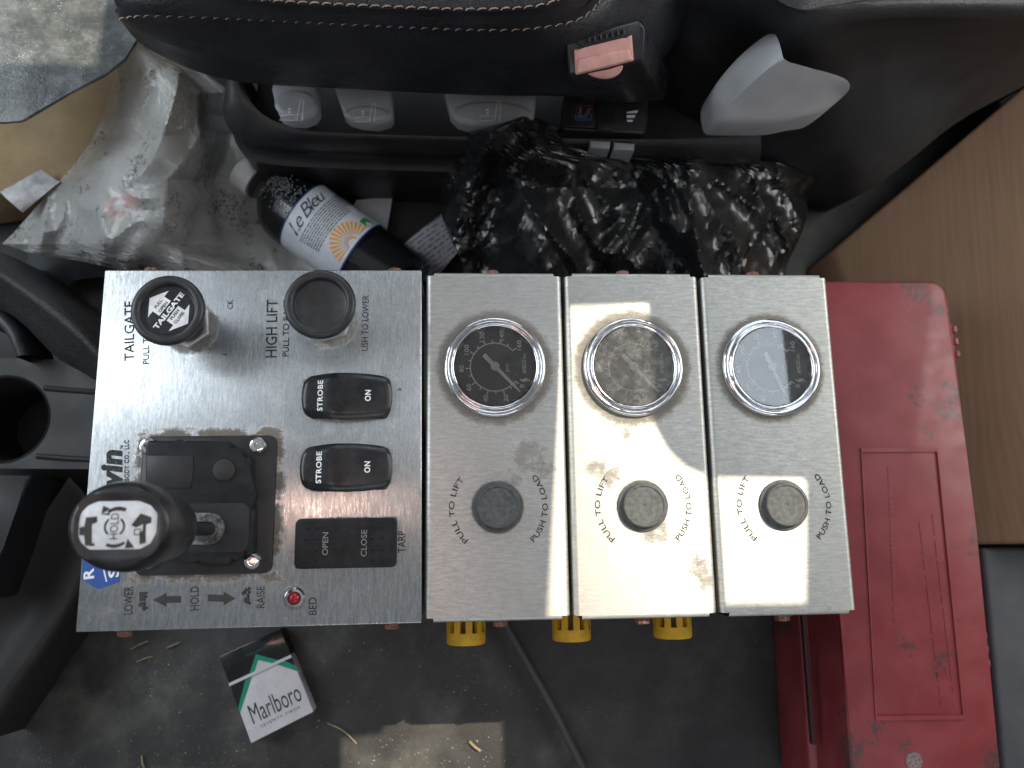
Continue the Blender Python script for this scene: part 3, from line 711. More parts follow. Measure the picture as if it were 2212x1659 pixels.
# ------------------------------------------------------------------ seat
g = G('black_leather')
grain = g.voro(620, 'DISTANCE_TO_EDGE'); wr = g.noise(60, 4)
g.set(color=g.mix(g.ramp(g.noise(35, 4), .3, .7), (.010, .011, .014), (.018, .020, .025)), rough=g.ramp(wr, .3, .7, .36, .50),
      normal=g.bump(g.ramp(grain, 0, .12), .45, .0007, g.bump(g.noise(220, 3), .25, .002)))
LEA = g.m
THREAD = M('tan_thread', (.36, .27, .22), .7, var=(600, .3))
seat = thing('seat', (-.02, .32, FLOOR), 'black leather driver seat with tan stitching and grey adjuster levers', 'seat')
NC = 70
def prow(pts): return spline([at(*p) for p in pts], NC)
L1 = [(248, -12, .052), (330, -14, .062), (500, -6, .066), (615, 3, .068), (832, 14, .068), (1020, 20, .068), (1162, 12, .068), (1235, -18, .067), (1262, -60, .066)]      # inner stitching
L2 = [(250, 12, .046), (300, 18, .056), (450, 28, .058), (640, 38, .058), (830, 45, .058), (1010, 47, .058), (1162, 40, .058), (1262, 12, .056), (1298, -50, .054)]         # groove
L3 = [(264, 40, .040), (300, 35, .046), (361, 35, .048), (549, 42, .048), (738, 52, .048), (926, 61, .048), (1068, 65, .048), (1162, 60, .048), (1262, 35, .046), (1325, -40, .044)]   # outer stitching
LE = [(255, 34, .030), (266, 52, .018), (299, 90, .0), (351, 122, -.02), (422, 153, -.035), (502, 174, -.045), (596, 184, -.05), (738, 191, -.05), (973, 203, -.05), (1162, 207, -.05), (1330, 200, -.05), (1440, 120, -.045), (1500, 0, -.04)]
LM = [(258, 38, .034), (285, 60, .030), (345, 90, .022), (450, 112, .014), (600, 122, .010), (800, 132, .010), (1000, 140, .010), (1200, 138, .010), (1330, 110, .010), (1420, 0, .010)]
rA = prow([(330, -300, .055), (700, -330, .07), (1000, -330, .07), (1200, -300, .07)])
rB = prow([(258, -60, .052), (450, -70, .068), (800, -70, .074), (1100, -60, .074), (1225, -120, .07)])
r1 = prow(L1); r2 = prow(L2); r3 = prow(L3); rE = prow(LE); rM = prow(LM)
def off(r, dz, dy=0): return [p + Vector((0, dy, dz)) for p in r]
def mixr(a, b, t, dz=0): return [p.lerp(q_, t) + Vector((0, 0, dz)) for p, q_ in zip(a, b)]
rows = [rA, mixr(rA, rB, .6, .004), rB, off(r1, .0015, .002), off(r1, -.0012), off(r1, .0012, -.002), mixr(r1, r2, .5, .0030), mixr(r1, r2, .85, .0012), off(r2, -.0032), mixr(r2, r3, .25, .0016), mixr(r2, r3, .6, .0028),
        mixr(r2, r3, .9, .0008), off(r3, -.0012), mixr(r3, rM, .12, .0022), mixr(r3, rM, .35, .0030), mixr(r3, rM, .7, .0022), rM, mixr(rM, rE, .4, .004), mixr(rM, rE, .75, .0045), mixr(rM, rE, .93, .0015), rE,
        off(rE, -.004, .006), off(rE, -.008, .02), [Vector((p.x, p.y + .12, -.06)) for p in rE], [Vector((p.x, p.y + .03, -.03)) for p in rA]]
link('cushion', loft(rows, wrap=True, cap=True), LEA, seat, 70)
def stitches(row, name, step=.0062, ln=.0046, r=.00042):
    row = [p for p in row]; bm = bmesh.new(); d = 0; acc = 0
    for a_, b_ in zip(row, row[1:]):
        seg = (b_ - a_).length
        while acc < seg:
            t_ = acc/seg; p = a_.lerp(b_, t_); dr = (b_ - a_).normalized(); w = dr.cross(Vector((0, 0, 1))).normalized()*.0004
            pts = [p - dr*ln/2 + w + Vector((0, 0, -.0004)), p - dr*ln*.25 + w*.5 + Vector((0, 0, .0006)), p + dr*ln*.25 - w*.5 + Vector((0, 0, .0006)), p + dr*ln/2 - w + Vector((0, 0, -.0004))]
            tube(pts, r, 5, bm); acc += step
        acc -= seg
    o = link(name, bm, THREAD, seat); stuff(o); return o
stitches(spline([at(*p) for p in L1], 200), 'stitching'); stitches(spline([at(*p) for p in L3], 200), 'stitching')

# moulded valance below the cushion
o0 = [(494, 150, -.075), (488, 185, -.085), (482, 250, -.098), (513, 297, -.108), (573, 315, -.112), (707, 324, -.114), (885, 330, -.115), (1060, 336, -.116), (1260, 345, -.118), (1480, 350, -.12), (1640, 350, -.12)]
i0 = [(528, 150, -.075), (521, 177, -.080), (549, 229, -.088), (588, 259, -.094), (647, 276, -.097), (707, 285, -.098), (885, 292, -.099), (1060, 296, -.1), (1260, 300, -.1), (1480, 300, -.1), (1640, 290, -.1)]
ro = prow(o0); ri = prow(i0)
link('valance', loft([off(ri, -.045, .004), off(ri, -.004, .001), ri, mixr(ri, ro, .2, .003), mixr(ri, ro, .5, .005), mixr(ri, ro, .8, .003), ro, off(ro, -.004, .001), off(ro, -.012, .004), off(ro, -.020, .005), off(ro, -.024, .001), off(ro, -.026, -.002), off(ro, -.034, -.001), off(ro, -.1, .004)]), BLACK, seat, 60)
link('recess_back', loft([[p + Vector((0, .10, -.035)) for p in ri], off(ri, -.035, .006)]), DEEP, seat)
link('seat_base', box(.12, .46, -.17, .56, .30, .10, .012), DEEP, seat)
def lever_paddle(poly, z, lab, dish, icon_at, ik):
    pts = [at(u, v, z) for u, v in poly]; bm = bmesh.new(); cx_ = sum(p.x for p in pts)/len(pts); cy_ = sum(p.y for p in pts)/len(pts)
    prism([(p.x, p.y) for p in pts][::-1], z - .012, z, .0032, 4, bm)
    o = link('adjuster_lever', bm, GREYP, seat, 50); o['label'] = lab
    du, dv, ra, rb = dish; c = at(du, dv, z)
    d = lathe([(1, .00005), (.93, .0012), (.75, .0020), (.4, .0014), (0, .0010)], 40, (0, 0)); bmesh.ops.scale(d, verts=d.verts[:], vec=(ra, rb, 1)); bmesh.ops.translate(d, verts=d.verts[:], vec=(c.x, c.y, z))
    part(link('finger_dish', d, GREYP, None, 70), o)
    c = at(*icon_at, z + .003); k = ik; bm = bmesh.new(); zz_ = z + .0024
    def L(pts_, w=.0005): strip([(c.x + x*k, c.y + y*k) for x, y in pts_], w, zz_, bm, True)
    L([(1.2, -2.8), (2.6, -2.8), (2.8, 3.0), (2.0, 3.4), (1.4, -.5)]); L([(-3.4, -2.8), (.6, -2.8), (.4, -1.2), (-2.8, -1.4)]); L([(.9, -2.8), (2.3, -2.8), (2.3, -1.0), (.9, -1.0)], .00025)
    flat([(c.x + x*k, c.y + y*k) for x, y in ((-1.4, .2), (-.4, .2), (-.9, .9))], zz_, bm); flat([(c.x + x*k, c.y + y*k) for x, y in ((-1.4, -.2), (-.9, -.9), (-.4, -.2))], zz_, bm)
    part(link('lever_pictogram', bm, M('pale_pictogram', (.72, .74, .76), .5), flat=True), o)
lever_paddle([(588, 165), (685, 168), (688, 236), (679, 250), (655, 259), (625, 257), (603, 248), (593, 225), (588, 195)], -.078, 'narrow grey lever nearest the plastic bag', (640, 225, .0150, .0105), (632, 238), .0026)
lever_paddle([(716, 168), (846, 170), (849, 250), (842, 259), (815, 266), (780, 263), (755, 256), (742, 246), (728, 205)], -.084, 'middle grey lever', (793, 247, .0165, .0060), (790, 243), .0024)
lever_paddle([(958, 180), (1162, 180), (1154, 255), (1140, 266), (1090, 273), (1030, 272), (990, 262), (973, 245), (962, 205)], -.088, 'widest grey lever next to the heater switches', (1063, 246, .0290, .0098), (1060, 240), .0026)
# heater switch panel
def zz6(x, y): return ((2150 + x/2.765)*.5486, (50 + y/2.765)*.5486)   # from the enlarged crop of the switches
zs = -.098
fr = [zz6(*c) for c in ((235, 840), (420, 830), (1110, 830), (1105, 1160), (1085, 1300), (1050, 1318), (200, 1272), (182, 1250), (205, 880))]
sp_ = link('heater_switch_panel', prism([xy(u, v, zs) for u, v in fr][::-1], zs - .02, zs, .0014, 3), BLACK, seat)
part(link('panel_inset', prism([xy(u, v, zs) for u, v in [zz6(*c) for c in ((250, 860), (1080, 850), (1075, 1290), (210, 1250))]][::-1], zs - .001, zs + .0006, .0003), DEEP), sp_)
for c4_ in (((270, 900), (540, 900), (540, 1260), (262, 1245)), ((780, 900), (1040, 900), (1040, 1285), (770, 1275))):
    part(link('switch_key', prism([xy(u, v, zs + .002) for u, v in [zz6(*c) for c in c4_]][::-1], zs, zs + .0030, .0010, 3), BLACKM), sp_)
part(link('centre_plate', prism([xy(u, v, zs + .001) for u, v in [zz6(*c) for c in ((580, 1085), (745, 1105), (715, 1290), (550, 1278))]][::-1], zs, zs + .0018, .0004), BLACKM), sp_)
c = at(*zz6(655, 1160), zs + .002); part(link('small_plug', lathe([(.0030, .0), (.0030, .0012), (.0022, .0020), (0, .0016)], 20, (c.x, c.y)), BLACK), sp_); sp_.children[-1].location.z = zs + .0018
REDP = M('red_print', (.30, .02, .02), .5); BLUP = M('blue_icon_print', (.03, .10, .34), .5)
zt = zs + .0032
def sw_strip(pts, w, mat, n_='switch_pictogram', closed=False):
    return part(link(n_, strip([xy(*zz6(*p_), zt) for p_ in pts], w, zt, closed=closed), mat, flat=True), sp_)
sw_strip([(332, 1070), (340, 1015), (490, 1015), (502, 1030), (500, 1070)], .0008, REDP); sw_strip([(322, 1100), (318, 1150), (330, 1168), (478, 1168), (492, 1150), (494, 1100)], .0010, BLUP)
sw_strip([(342, 1125), (440, 1118), (450, 1142), (345, 1142)], .0005, GREYW, closed=True); sw_strip([(430, 1112), (465, 1040), (482, 1040), (455, 1115)], .0005, GREYW, closed=True); sw_strip([(368, 1080), (372, 1030), (380, 1030), (380, 1080), (375, 1108), (360, 1104), (356, 1090)], .0005, GREYW, closed=True)
for c4_ in (((875, 1082), (1000, 1060), (992, 1092), (880, 1094)), ((876, 1115), (972, 1115), (962, 1144), (880, 1144)), ((882, 1165), (948, 1167), (942, 1190), (884, 1188))):
    part(link('switch_bar_print', flat([xy(*zz6(*p_), zt) for p_ in c4_], zt), WHITE, flat=True), sp_)
for c4_ in (((475, 1385), (705, 1395), (695, 1482), (478, 1465)), ((738, 1405), (968, 1420), (962, 1498), (735, 1488))):
    o = link('grey_button', prism([xy(*zz6(*p_), -.096) for p_ in c4_][::-1], -.125, -.096, .0016, 3), GREYP, seat)

# ------------------------------------------------------------------ seat belt buckle
bk = thing('seat_belt_buckle', (*xy(1330, 200, -.07), -.07), 'black seat belt buckle with faded red release button', 'buckle')
def b6(x, y, z): return at((2150 + x/2.765)*.5486, (50 + y/2.765)*.5486, z)
top = [b6(215, 330, .030), b6(245, 700, .018), b6(690, 610, .018), b6(1060, 530, .018), b6(1075, 170, .030), b6(1035, 85, .030), b6(990, 75, .030), b6(270, 270, .031)]
bot = [b6(430, 760, -.075), b6(400, 960, -.085), b6(800, 985, -.085), b6(1300, 960, -.085), b6(1340, 640, -.075), b6(1220, 420, -.075), b6(1150, 380, -.075), b6(480, 680, -.075)]
bm = box8(bot, top, .0026, 4); link('housing', bm, M('buckle_plastic', (.020, .021, .024), .33, var=(100, .25), bump=(1800, .12, .0004)), bk, 60)
def on_face(x, y, lift=0):                    # point of the tilted top face
    z = .030 + (.018 - .030)*max(0, min(1.2, (y - (330 - (x - 215)*.19))/370)) + lift
    return b6(x, y, z)
def slab(pts, lo, hi, bev): return box8([on_face(*p_, lo) for p_ in pts][::-1], [on_face(*p_, hi) for p_ in pts][::-1], bev, 3)
btn = link('release_button', slab([(302, 392), (425, 402), (835, 300), (935, 235), (955, 525), (320, 682)], -.004, .0022, .0012), PINKP, bk, 40)
part(link('button_ridge', slab([(345, 500), (905, 395), (940, 520), (328, 670)], .0, .0034, .0012), PINKP, None, 40), btn)
tabp = [(440, 662), (840, 562), (835, 610), (800, 665), (740, 705), (660, 724), (580, 720), (510, 700)]
part(link('thumb_tab', box8([on_face(*p_, -.010) for p_ in tabp][::-1], [on_face(*p_, -.0005 - .0035*max(0, (p_[1] - 650)/75)) for p_ in tabp][::-1], .001, 3), PINKP, None, 60), btn)
link('latch_slot', slab([(330, 330), (385, 270), (895, 145), (905, 225), (845, 290), (430, 390)], -.003, .0008, .0004), DEEP, bk)
for k_ in range(7):
    x = 455 + k_*63; y = 272 - k_*16
    rb = link('slot_rib', slab([(x, y), (x + 20, y - 5), (x + 28, y + 52), (x + 4, y + 58)], .0006, .0022, .0003), BLACKM, bk)
link('cable_stalk', tube(spline([b6(900, 700, -.07), b6(950, 800, -.12), b6(1000, 850, -.19)], 8), .016, 12), DEEP, bk)

# ------------------------------------------------------------------ grey cover and seat side moulding
tr = thing('seat_side_moulding', (.36, .36, FLOOR), 'large black moulded seat side panel behind the grey cover', 'trim')
NC = 40
def prow2(pts): return spline([at(*p) for p in pts], 40)
m0 = prow2([(1330, -260, -.09), (1440, -260, .0), (1700, -260, .03), (2000, -260, .02), (2500, -200, .0)])
m1 = prow2([(1340, 10, -.11), (1450, 10, -.04), (1560, -10, -.005), (1640, -20, .012), (1720, 20, .022), (1800, 10, .018), (1950, -8, .012), (2260, -10, .0)])
m2 = prow2([(1360, 120, -.13), (1470, 120, -.075), (1560, 90, -.055), (1690, 90, -.02), (1740, 62, .008), (1830, 44, .008), (1980, 36, .004), (2290, 40, -.01)])
m3 = prow2([(1380, 250, -.155), (1480, 250, -.135), (1560, 230, -.11), (1700, 160, -.06), (1780, 110, -.035), (1860, 85, -.03), (2000, 70, -.03), (2290, 80, -.03)])
m4 = prow2([(1400, 360, -.175), (1490, 360, -.17), (1600, 350, -.16), (1740, 320, -.13), (1820, 290, -.11), (1900, 240, -.095), (2040, 170, -.085), (2320, 110, -.08)])
m5 = prow2([(1400, 430, -.2), (1480, 430, -.2), (1620, 430, -.2), (1780, 420, -.18), (1860, 420, -.16), (1960, 350, -.14), (2090, 250, -.13), (2340, 120, -.12)])
m6 = [p + Vector((.0, .02, -.12)) for p in m5]
link('panel', loft([m0, mixr(m0, m1, .7, .012), m1, mixr(m1, m2, .35, .005), mixr(m1, m2, .7, .006), m2, mixr(m2, m3, .3, .004), m3, mixr(m3, m4, .5, .004), m4, mixr(m4, m5, .5, .006), m5, m6]),
     M('grained_trim_plastic', (.024, .026, .029), .36, var=(30, .25), bump=(650, .5, .0012)), tr, 70)
gc = thing('grey_cover', (*xy(1680, 180, -.06), -.06), 'pale grey angular plastic cover below the seat side panel', 'cover')
cov = {'a': (1679, 58, -.012), 'b': (1640, 82, -.016), 'c': (1600, 116, -.022), 'd': (1565, 154, -.030), 'e': (1533, 199, -.042), 'f': (1536, 230, -.048), 'g': (1541, 260, -.054),
       'h': (1693, 124, .012), 'i': (1655, 152, .006), 'j': (1610, 192, -.002), 'k': (1570, 234, -.016), 'l': (1700, 131, .012), 'm': (1760, 147, .004), 'n': (1817, 163, -.008), 'o': (1836, 174, -.014), 'p': (1840, 187, -.020),
       'q': (1828, 204, -.028), 'r': (1795, 230, -.036), 's': (1767, 249, -.042), 't': (1736, 249, -.034), 'u': (1705, 258, -.036), 'v': (1675, 263, -.040), 'w': (1610, 262, -.046), 'x': (1560, 262, -.052),
       'y': (1720, 200, -.010), 'z': (1660, 215, -.014), 'A': (1785, 190, -.010), 'B': (1765, 228, -.030), 'C': (1810, 205, -.024)}
for k_ in 'hijklmnopqrstuvwxyzABC':
    u_, v_, z_ = cov[k_]; cov[k_] = (u_, v_, .012 - .0000321*(u_ - 1700) - .000508*(v_ - 131) - (.007 if k_ in 'qrsC' else 0))
bm = bmesh.new(); cv = {k_: bm.verts.new(at(*c_)) for k_, c_ in cov.items()}
for fc in ('abih', 'bcji', 'cdkj', 'dek', 'efk', 'fgk', 'gxk', 'hilh'[:3], 'ijzyl'[:4] + 'l', 'jkz', 'kwz', 'kxw', 'lymA'[:3], 'yAm', 'mAn', 'nAo', 'oACp', 'pCq', 'qCr', 'ACB'[:3], 'CBr', 'rBs', 'sBt', 'AyB', 'yzB', 'zuB', 'utB', 'zvu', 'zwv'):
    try: bm.faces.new([cv[c_] for c_ in fc])
    except ValueError: pass
bmesh.ops.recalc_face_normals(bm, faces=bm.faces[:])
bm.verts.index_update(); bd = [e_ for e_ in bm.edges if e_.is_boundary]; ex_b = {frozenset((e_.verts[0].index, e_.verts[1].index)): 1 for e_ in bd}; ex = bmesh.ops.extrude_edge_only(bm, edges=bd)
for v_ in ex['geom']:
    if isinstance(v_, bmesh.types.BMVert): v_.co += Vector((.004, .008, -.035))
o = link('shell', bm, M('pale_grey_plastic', (.48, .50, .52), .45, var=(60, .06), bump=(2000, .07, .0003)), gc, 80)
sm = o.modifiers.new('soft', 'SUBSURF'); sm.levels = sm.render_levels = 2
cl_ = o.data.attributes.new('crease_edge', 'FLOAT', 'EDGE')
nm = list(cov); ridge = {frozenset(x_) for x_ in ('hi', 'ij', 'jk', 'kx', 'kg')}
for e_ in o.data.edges:
    i_, j_ = e_.vertices; both = i_ < len(nm) and j_ < len(nm)
    cl_.data[e_.index].value = .80 if both and frozenset((nm[i_], nm[j_])) in ridge else (.85 if not (i_ >= len(nm) and j_ >= len(nm)) and ex_b.get(frozenset((i_, j_))) else 0)

# ------------------------------------------------------------------ left console
ct = thing('centre_console', (-.32, .0, FLOOR), 'black moulded dashboard console with cup holder left of the control box', 'console')
NC = 40
b0_ = prow2([(-90, 500, -.09), (0, 572, -.09), (60, 612, -.09), (120, 652, -.09), (180, 706, -.092), (260, 790, -.098)])
b1_ = prow2([(-90, 525, -.082), (0, 590, -.082), (60, 632, -.082), (120, 676, -.082), (180, 728, -.084), (260, 815, -.09)])
b2_ = prow2([(-90, 545, -.086), (0, 604, -.086), (60, 648, -.086), (120, 694, -.086), (180, 746, -.088), (260, 832, -.094)])
b3_ = prow2([(-90, 640, -.125), (0, 668, -.125), (50, 700, -.125), (120, 770, -.128), (180, 806, -.13), (260, 856, -.134)])
link('trim_edge', loft([off(b0_, -.13, .01), off(b0_, -.004), b0_, mixr(b0_, b1_, .5, .003), b1_, mixr(b1_, b2_, .5, .0015), b2_, mixr(b2_, b3_, .15, -.004), mixr(b2_, b3_, .5, .002), b3_, off(b3_, -.08, -.002)]), M('ribbed_trim', (.024, .024, .026), .5, var=(300, .3), bump=(500, .7, .0016)), ct, 60)
a0_ = prow2([(-60, 640, -.135), (0, 655, -.135), (32, 685, -.135), (58, 722, -.135), (76, 770, -.137)])
a1_ = prow2([(-60, 690, -.130), (-10, 700, -.130), (14, 722, -.130), (28, 748, -.130), (36, 772, -.132)])
link('cup_rim', loft([off(a0_, -.03), a0_, mixr(a0_, a1_, .2, .005), mixr(a0_, a1_, .5, .006), mixr(a0_, a1_, .85, .003), a1_, off(a1_, -.06)]), M('dark_grey_plastic', (.026, .028, .032), .45, var=(60, .2)), ct, 60)
# tray with a round cup well
zt_ = -.150; cc_ = at(8, 905, zt_); rc = (at(106, 905, zt_) - cc_).length
bm = bmesh.new(); es = []
lp1 = [xy(-300, 770, zt_), xy(-300, 1010, zt_), xy(300, 1014, zt_), xy(300, 780, zt_), xy(75, 775, zt_)]
lp2 = [(cc_.x + rc*math.cos(2*math.pi*i/48), cc_.y + rc*math.sin(2*math.pi*i/48)) for i in range(48)]
for lp in (lp1, lp2):
    vs = [bm.verts.new((*p_, zt_)) for p_ in lp]; es += [bm.edges.new((vs[i], vs[(i+1) % len(vs)])) for i in range(len(vs))]
bmesh.ops.triangle_fill(bm, edges=es, use_beauty=True)
link('tray', bm, M('console_plastic', (.009, .0095, .011), .5, var=(50, .25), bump=(1200, .15, .0004)), ct)
link('cup_well', lathe([(rc + .0006, zt_ + .0006), (rc - .001, zt_ - .001), (rc - .003, zt_ - .02), (rc - .006, FLOOR + .004), (0, FLOOR + .004)], 48, (cc_.x, cc_.y)), DEEP, ct)
link('tray_ridge', tube([at(96, 838, -.149), at(140, 842, -.1495), at(260, 850, -.150)], .0020, 10), DEEP, ct)
link('tray_ridge', tube([at(80, 985, -.149), at(140, 990, -.1495), at(260, 996, -.150)], .0020, 10), DEEP, ct)
# lower box and slanted rail
def quadbox(pts, z, depth, bev): return box8([(*xy(u, v, z), z - depth) for u, v in pts][::-1], [(*xy(u, v, z), z) for u, v in pts][::-1], bev, 3)
link('lower_panel', quadbox([(-200, 1010), (70, 1026), (34, 1105), (8, 1180), (-40, 1300), (-200, 1300)], -.13, .07, .003), M('console_lid', (.011, .012, .014), .55, var=(40, .2), bump=(1500, .1, .0004)), ct)
s_a = prow2([(150, 1030, -.17), (90, 1120, -.17), (40, 1200, -.17), (-20, 1330, -.17), (-120, 1500, -.17)])
s_b = prow2([(215, 1120, -.168), (170, 1190, -.168), (110, 1300, -.168), (40, 1400, -.168), (-40, 1520, -.168)])
s_c = prow2([(235, 1130, -.158), (190, 1205, -.158), (128, 1320, -.158), (55, 1425, -.158), (-40, 1560, -.158)])
s_d = prow2([(255, 1150, -.165), (210, 1222, -.165), (142, 1345, -.165), (68, 1455, -.165), (-30, 1600, -.165)])
link('slanted_rail', loft([off(s_a, -.004), s_a, mixr(s_a, s_b, .5, -.006), s_b, off(s_c, -.002), s_c, mixr(s_c, s_d, .5, .002), s_d, off(s_d, -.05, -.004)]), M('brownish_black_plastic', (.013, .0115, .011), .6, var=(40, .25), bump=(900, .2, .0006)), ct, 50)

# ------------------------------------------------------------------ floor mat, debris
mt = link('floor_mat', prism([xy(u, v, FLOOR + .005) for u, v in ((-150, 1380), (-150, 1900), (1380, 1900), (1262, 1659), (1180, 1500), (1105, 1375), (1060, 1300))][::-1], FLOOR + .0005, FLOOR + .005, .0015, 2), MATM)
tag(mt, 'dusty black rubber floor mat under the cigarette pack', 'floor mat')
ZM = FLOOR + .005
cb2 = link('cable', tube(spline([at(1085, 1340, FLOOR + .012), at(1130, 1420, FLOOR + .012), at(1190, 1525, FLOOR + .012), at(1228, 1600, FLOOR + .012), at(1275, 1690, FLOOR + .012)], 30), .0030, 10), M('black_cable', (.05, .05, .052), .35))
tag(cb2, 'thin black cable running across the floor below the gauge boxes', 'cable')
STRAW = M('dry_straw', (.30, .24, .15), .6, var=(400, .3))
for u0, v0, u1, v1, bend, lab in ((707, 1562, 770, 1606, 6, 'long dry straw lying beside the cigarette pack'), (1014, 1602, 1037, 1622, -1, 'short thick straw in the sunlit patch'), (306, 1632, 313, 1662, -4, 'curved straw at the bottom edge left of the pack'),
                                  (282, 1403, 320, 1385, 2, 'faint thin straw left of the cigarette pack'), (296, 1430, 330, 1418, 2, 'faint bent straw below another left of the pack'), (360, 1400, 388, 1388, 1, 'faint straw tip touching the pack shadow')):
    zb = ZM + .0012; m_ = at((u0+u1)/2 + bend*.4, (v0+v1)/2 - bend, zb + .0016)
    o = link('straw', tube(spline([at(u0, v0, zb), m_, at(u1, v1, zb)], 10), .0011 if 'thick' in lab else .0006, 6), STRAW); tag(o, lab, 'straw', 'straw bits on the floor mat')
bm = bmesh.new(); rnd = random.Random(3)
for k_ in range(260):
    u = rnd.uniform(250, 1180) if k_ % 3 else rnd.uniform(735, 1090); v = rnd.uniform(1385, 1665) if k_ % 3 else rnd.uniform(1585, 1665); p_ = at(u, v, ZM + .0003); s_ = rnd.uniform(.0003, .0009)
    vs = [bm.verts.new((p_.x + s_*rnd.uniform(-1, 1), p_.y + s_*rnd.uniform(-1, 1), p_.z + (s_ if j == 3 else 0))) for j in range(4)]
    for f_ in ((0, 1, 3), (1, 2, 3), (2, 0, 3)): bm.faces.new([vs[j] for j in f_])
gt = link('grit', bm, M('pale_grit', (.45, .43, .38), .7), flat=True); stuff(gt); gt['label'] = 'pale grit scattered over the black floor mat'; gt['category'] = 'grit'

# ------------------------------------------------------------------ cigarette pack
zp = ZM + .015
TL, TR_, BR_, BL_ = at(474, 1417, zp), at(606.5, 1358.5, zp), at(677.4, 1537.5, zp), at(542, 1606, zp)
pk = thing('cigarette_pack', ((TL.x + BR_.x)/2, (TL.y + BR_.y)/2, ZM), 'white, green and black cigarette pack with flip lid on the floor mat', 'cigarette pack')
def pf(a, b, z=zp):                            # a across 0..1, b down 0..1
    t_ = TL.lerp(TR_, a); b_ = BL_.lerp(BR_, a); p_ = t_.lerp(b_, b); return Vector((p_.x, p_.y, z))
PW = M('pack_white_board', (.60, .60, .63), .3, var=(60, .08)); PB = M('pack_black_board', (.012, .012, .015), .22, var=(60, .2)); PG = M('pack_green_print', (.010, .26, .16), .3)
def pslab(ab, z0, z1, bev): return box8([pf(a, b, z0) for a, b in ab][::-1], [pf(a, b, z1) for a, b in ab][::-1], bev, 2)
link('carton', pslab([(0, .335), (1, .335), (1, 1), (0, 1)], ZM + .0002, zp, .0008), PW, pk, 30)
link('lid', pslab([(-.006, 0), (1.004, 0), (1.004, .315), (-.006, .315)], ZM + .0004, zp + .0006, .0008), PB, pk, 30)
link('inner_frame', pslab([(.01, .30), (.99, .30), (.99, .35), (.01, .35)], ZM + .001, zp - .0012, .0003), PW, pk)
def pflat(ab, z, mat, n_): return link(n_, flat([(pf(a, b).x, pf(a, b).y) for a, b in ab][::-1], z), mat, pk, flat=True)
zq = zp + .00012; zl = zp + .0008
pflat([(.0, .337), (.255, .337), (.0, .60)], zq, PB, 'printed_corner'); pflat([(.255, .337), (.365, .337), (.0, .66), (.0, .60)], zq + .00005, PG, 'printed_band')
pflat([(1.0, .337), (.865, .337), (1.0, .445)], zq, PB, 'printed_corner'); pflat([(.865, .337), (.74, .337), (1.0, .515), (1.0, .445)], zq + .00005, PG, 'printed_band')
pflat([(.33, .313), (.52, .145), (.80, .313), (.70, .313), (.525, .215), (.415, .313)], zl, PG, 'printed_band'); pflat([(.415, .313), (.525, .217), (.70, .313)], zl + .00005, PW, 'printed_field')
pflat([(-.004, .312), (1.002, .312), (1.002, .345), (-.004, .345)], zp + .0011, PW, 'lid_edge')
def ptext(s, a0, a1, b, capb, mat, z, **k):
    p0 = pf(a0, b); p1 = pf(a1, b); up_ = pf((a0 + a1)/2, b - capb) - pf((a0 + a1)/2, b); V_, F_ = glyphs(s, k.get('bold', 0), 0, k.get('gap', 1.0))
    me = bpy.data.meshes.new('lettering'); me.from_pydata([((p0.lerp(p1, x) + up_*y).x, (p0.lerp(p1, x) + up_*y).y, z) for x, y in V_], [], F_); return link('lettering', me, mat, pk, flat=True)
ptext('Marlboro', .13, .92, .83, .21, INK, zq, bold=.0, gap=1.0); ptext('SEVENTY-TWOS', .22, .84, .90, .032, INKG, zq, bold=.0, gap=1.3)
ptext('MENTHOL', .38, .72, .135, .028, M('dark_teal_print', (.02, .12, .09), .4), zl, gap=1.2)
bm = strip([(pf(.42 + .06*math.cos(t_*.4), .48 + .045*math.sin(t_*.4)).x, pf(.42 + .06*math.cos(t_*.4), .48 + .045*math.sin(t_*.4)).y) for t_ in range(16)], .0005, zq, closed=False)
link('faint_crest', bm, M('pack_emboss', (.52, .52, .55), .3), pk, flat=True)

# ------------------------------------------------------------------ water bottle
zb_ = FLOOR + .034
A_ = at(517, 369, zb_ + .004); B_ = at(902, 640, zb_); ax = (B_ - A_).normalized(); LB = (B_ - A_).length
side = ax.cross(Vector((0, 0, 1))).normalized(); upv = side.cross(ax)
bt = thing('water_bottle', (A_.x*.5 + B_.x*.5, A_.y*.5 + B_.y*.5, FLOOR), 'clear water bottle with white cap and printed paper label lying on its side', 'bottle')
kx = (at(700, 480, zb_) - at(600, 480, zb_)).length / 100          # metres per px at the bottle
RB = 81*kx
def cyl(s, r, th): return A_ + ax*s + (side*math.cos(th) + upv*math.sin(th))*r
def rot(prof, n=48):
    bm = bmesh.new(); R_ = [[bm.verts.new(cyl(s, r, 2*math.pi*i/n)) for i in range(n)] for s, r in prof]
    for a_, b_ in zip(R_, R_[1:]):
        for i in range(n): bm.faces.new((a_[i], a_[(i+1) % n], b_[(i+1) % n], b_[i]))
    bm.faces.new(R_[0]); bm.faces.new(R_[-1][::-1]); return bm
px = kx
link('cap', rot([(0, 28*px), (2*px, 33*px), (4*px, 34*px), (36*px, 35*px), (40*px, 36*px), (46*px, 36*px)], 60), M('white_cap_plastic', (.80, .83, .86), .4, var=(100, .06)), bt, 40)
gp = G('clear_bottle_plastic'); gp.set(color=(.93, .95, .97), rough=.04, trans=1.0, alpha=.55); gp.b.inputs['IOR'].default_value = 1.25
gp.set(color=(.88, .92, .95)); BOT = gp.m
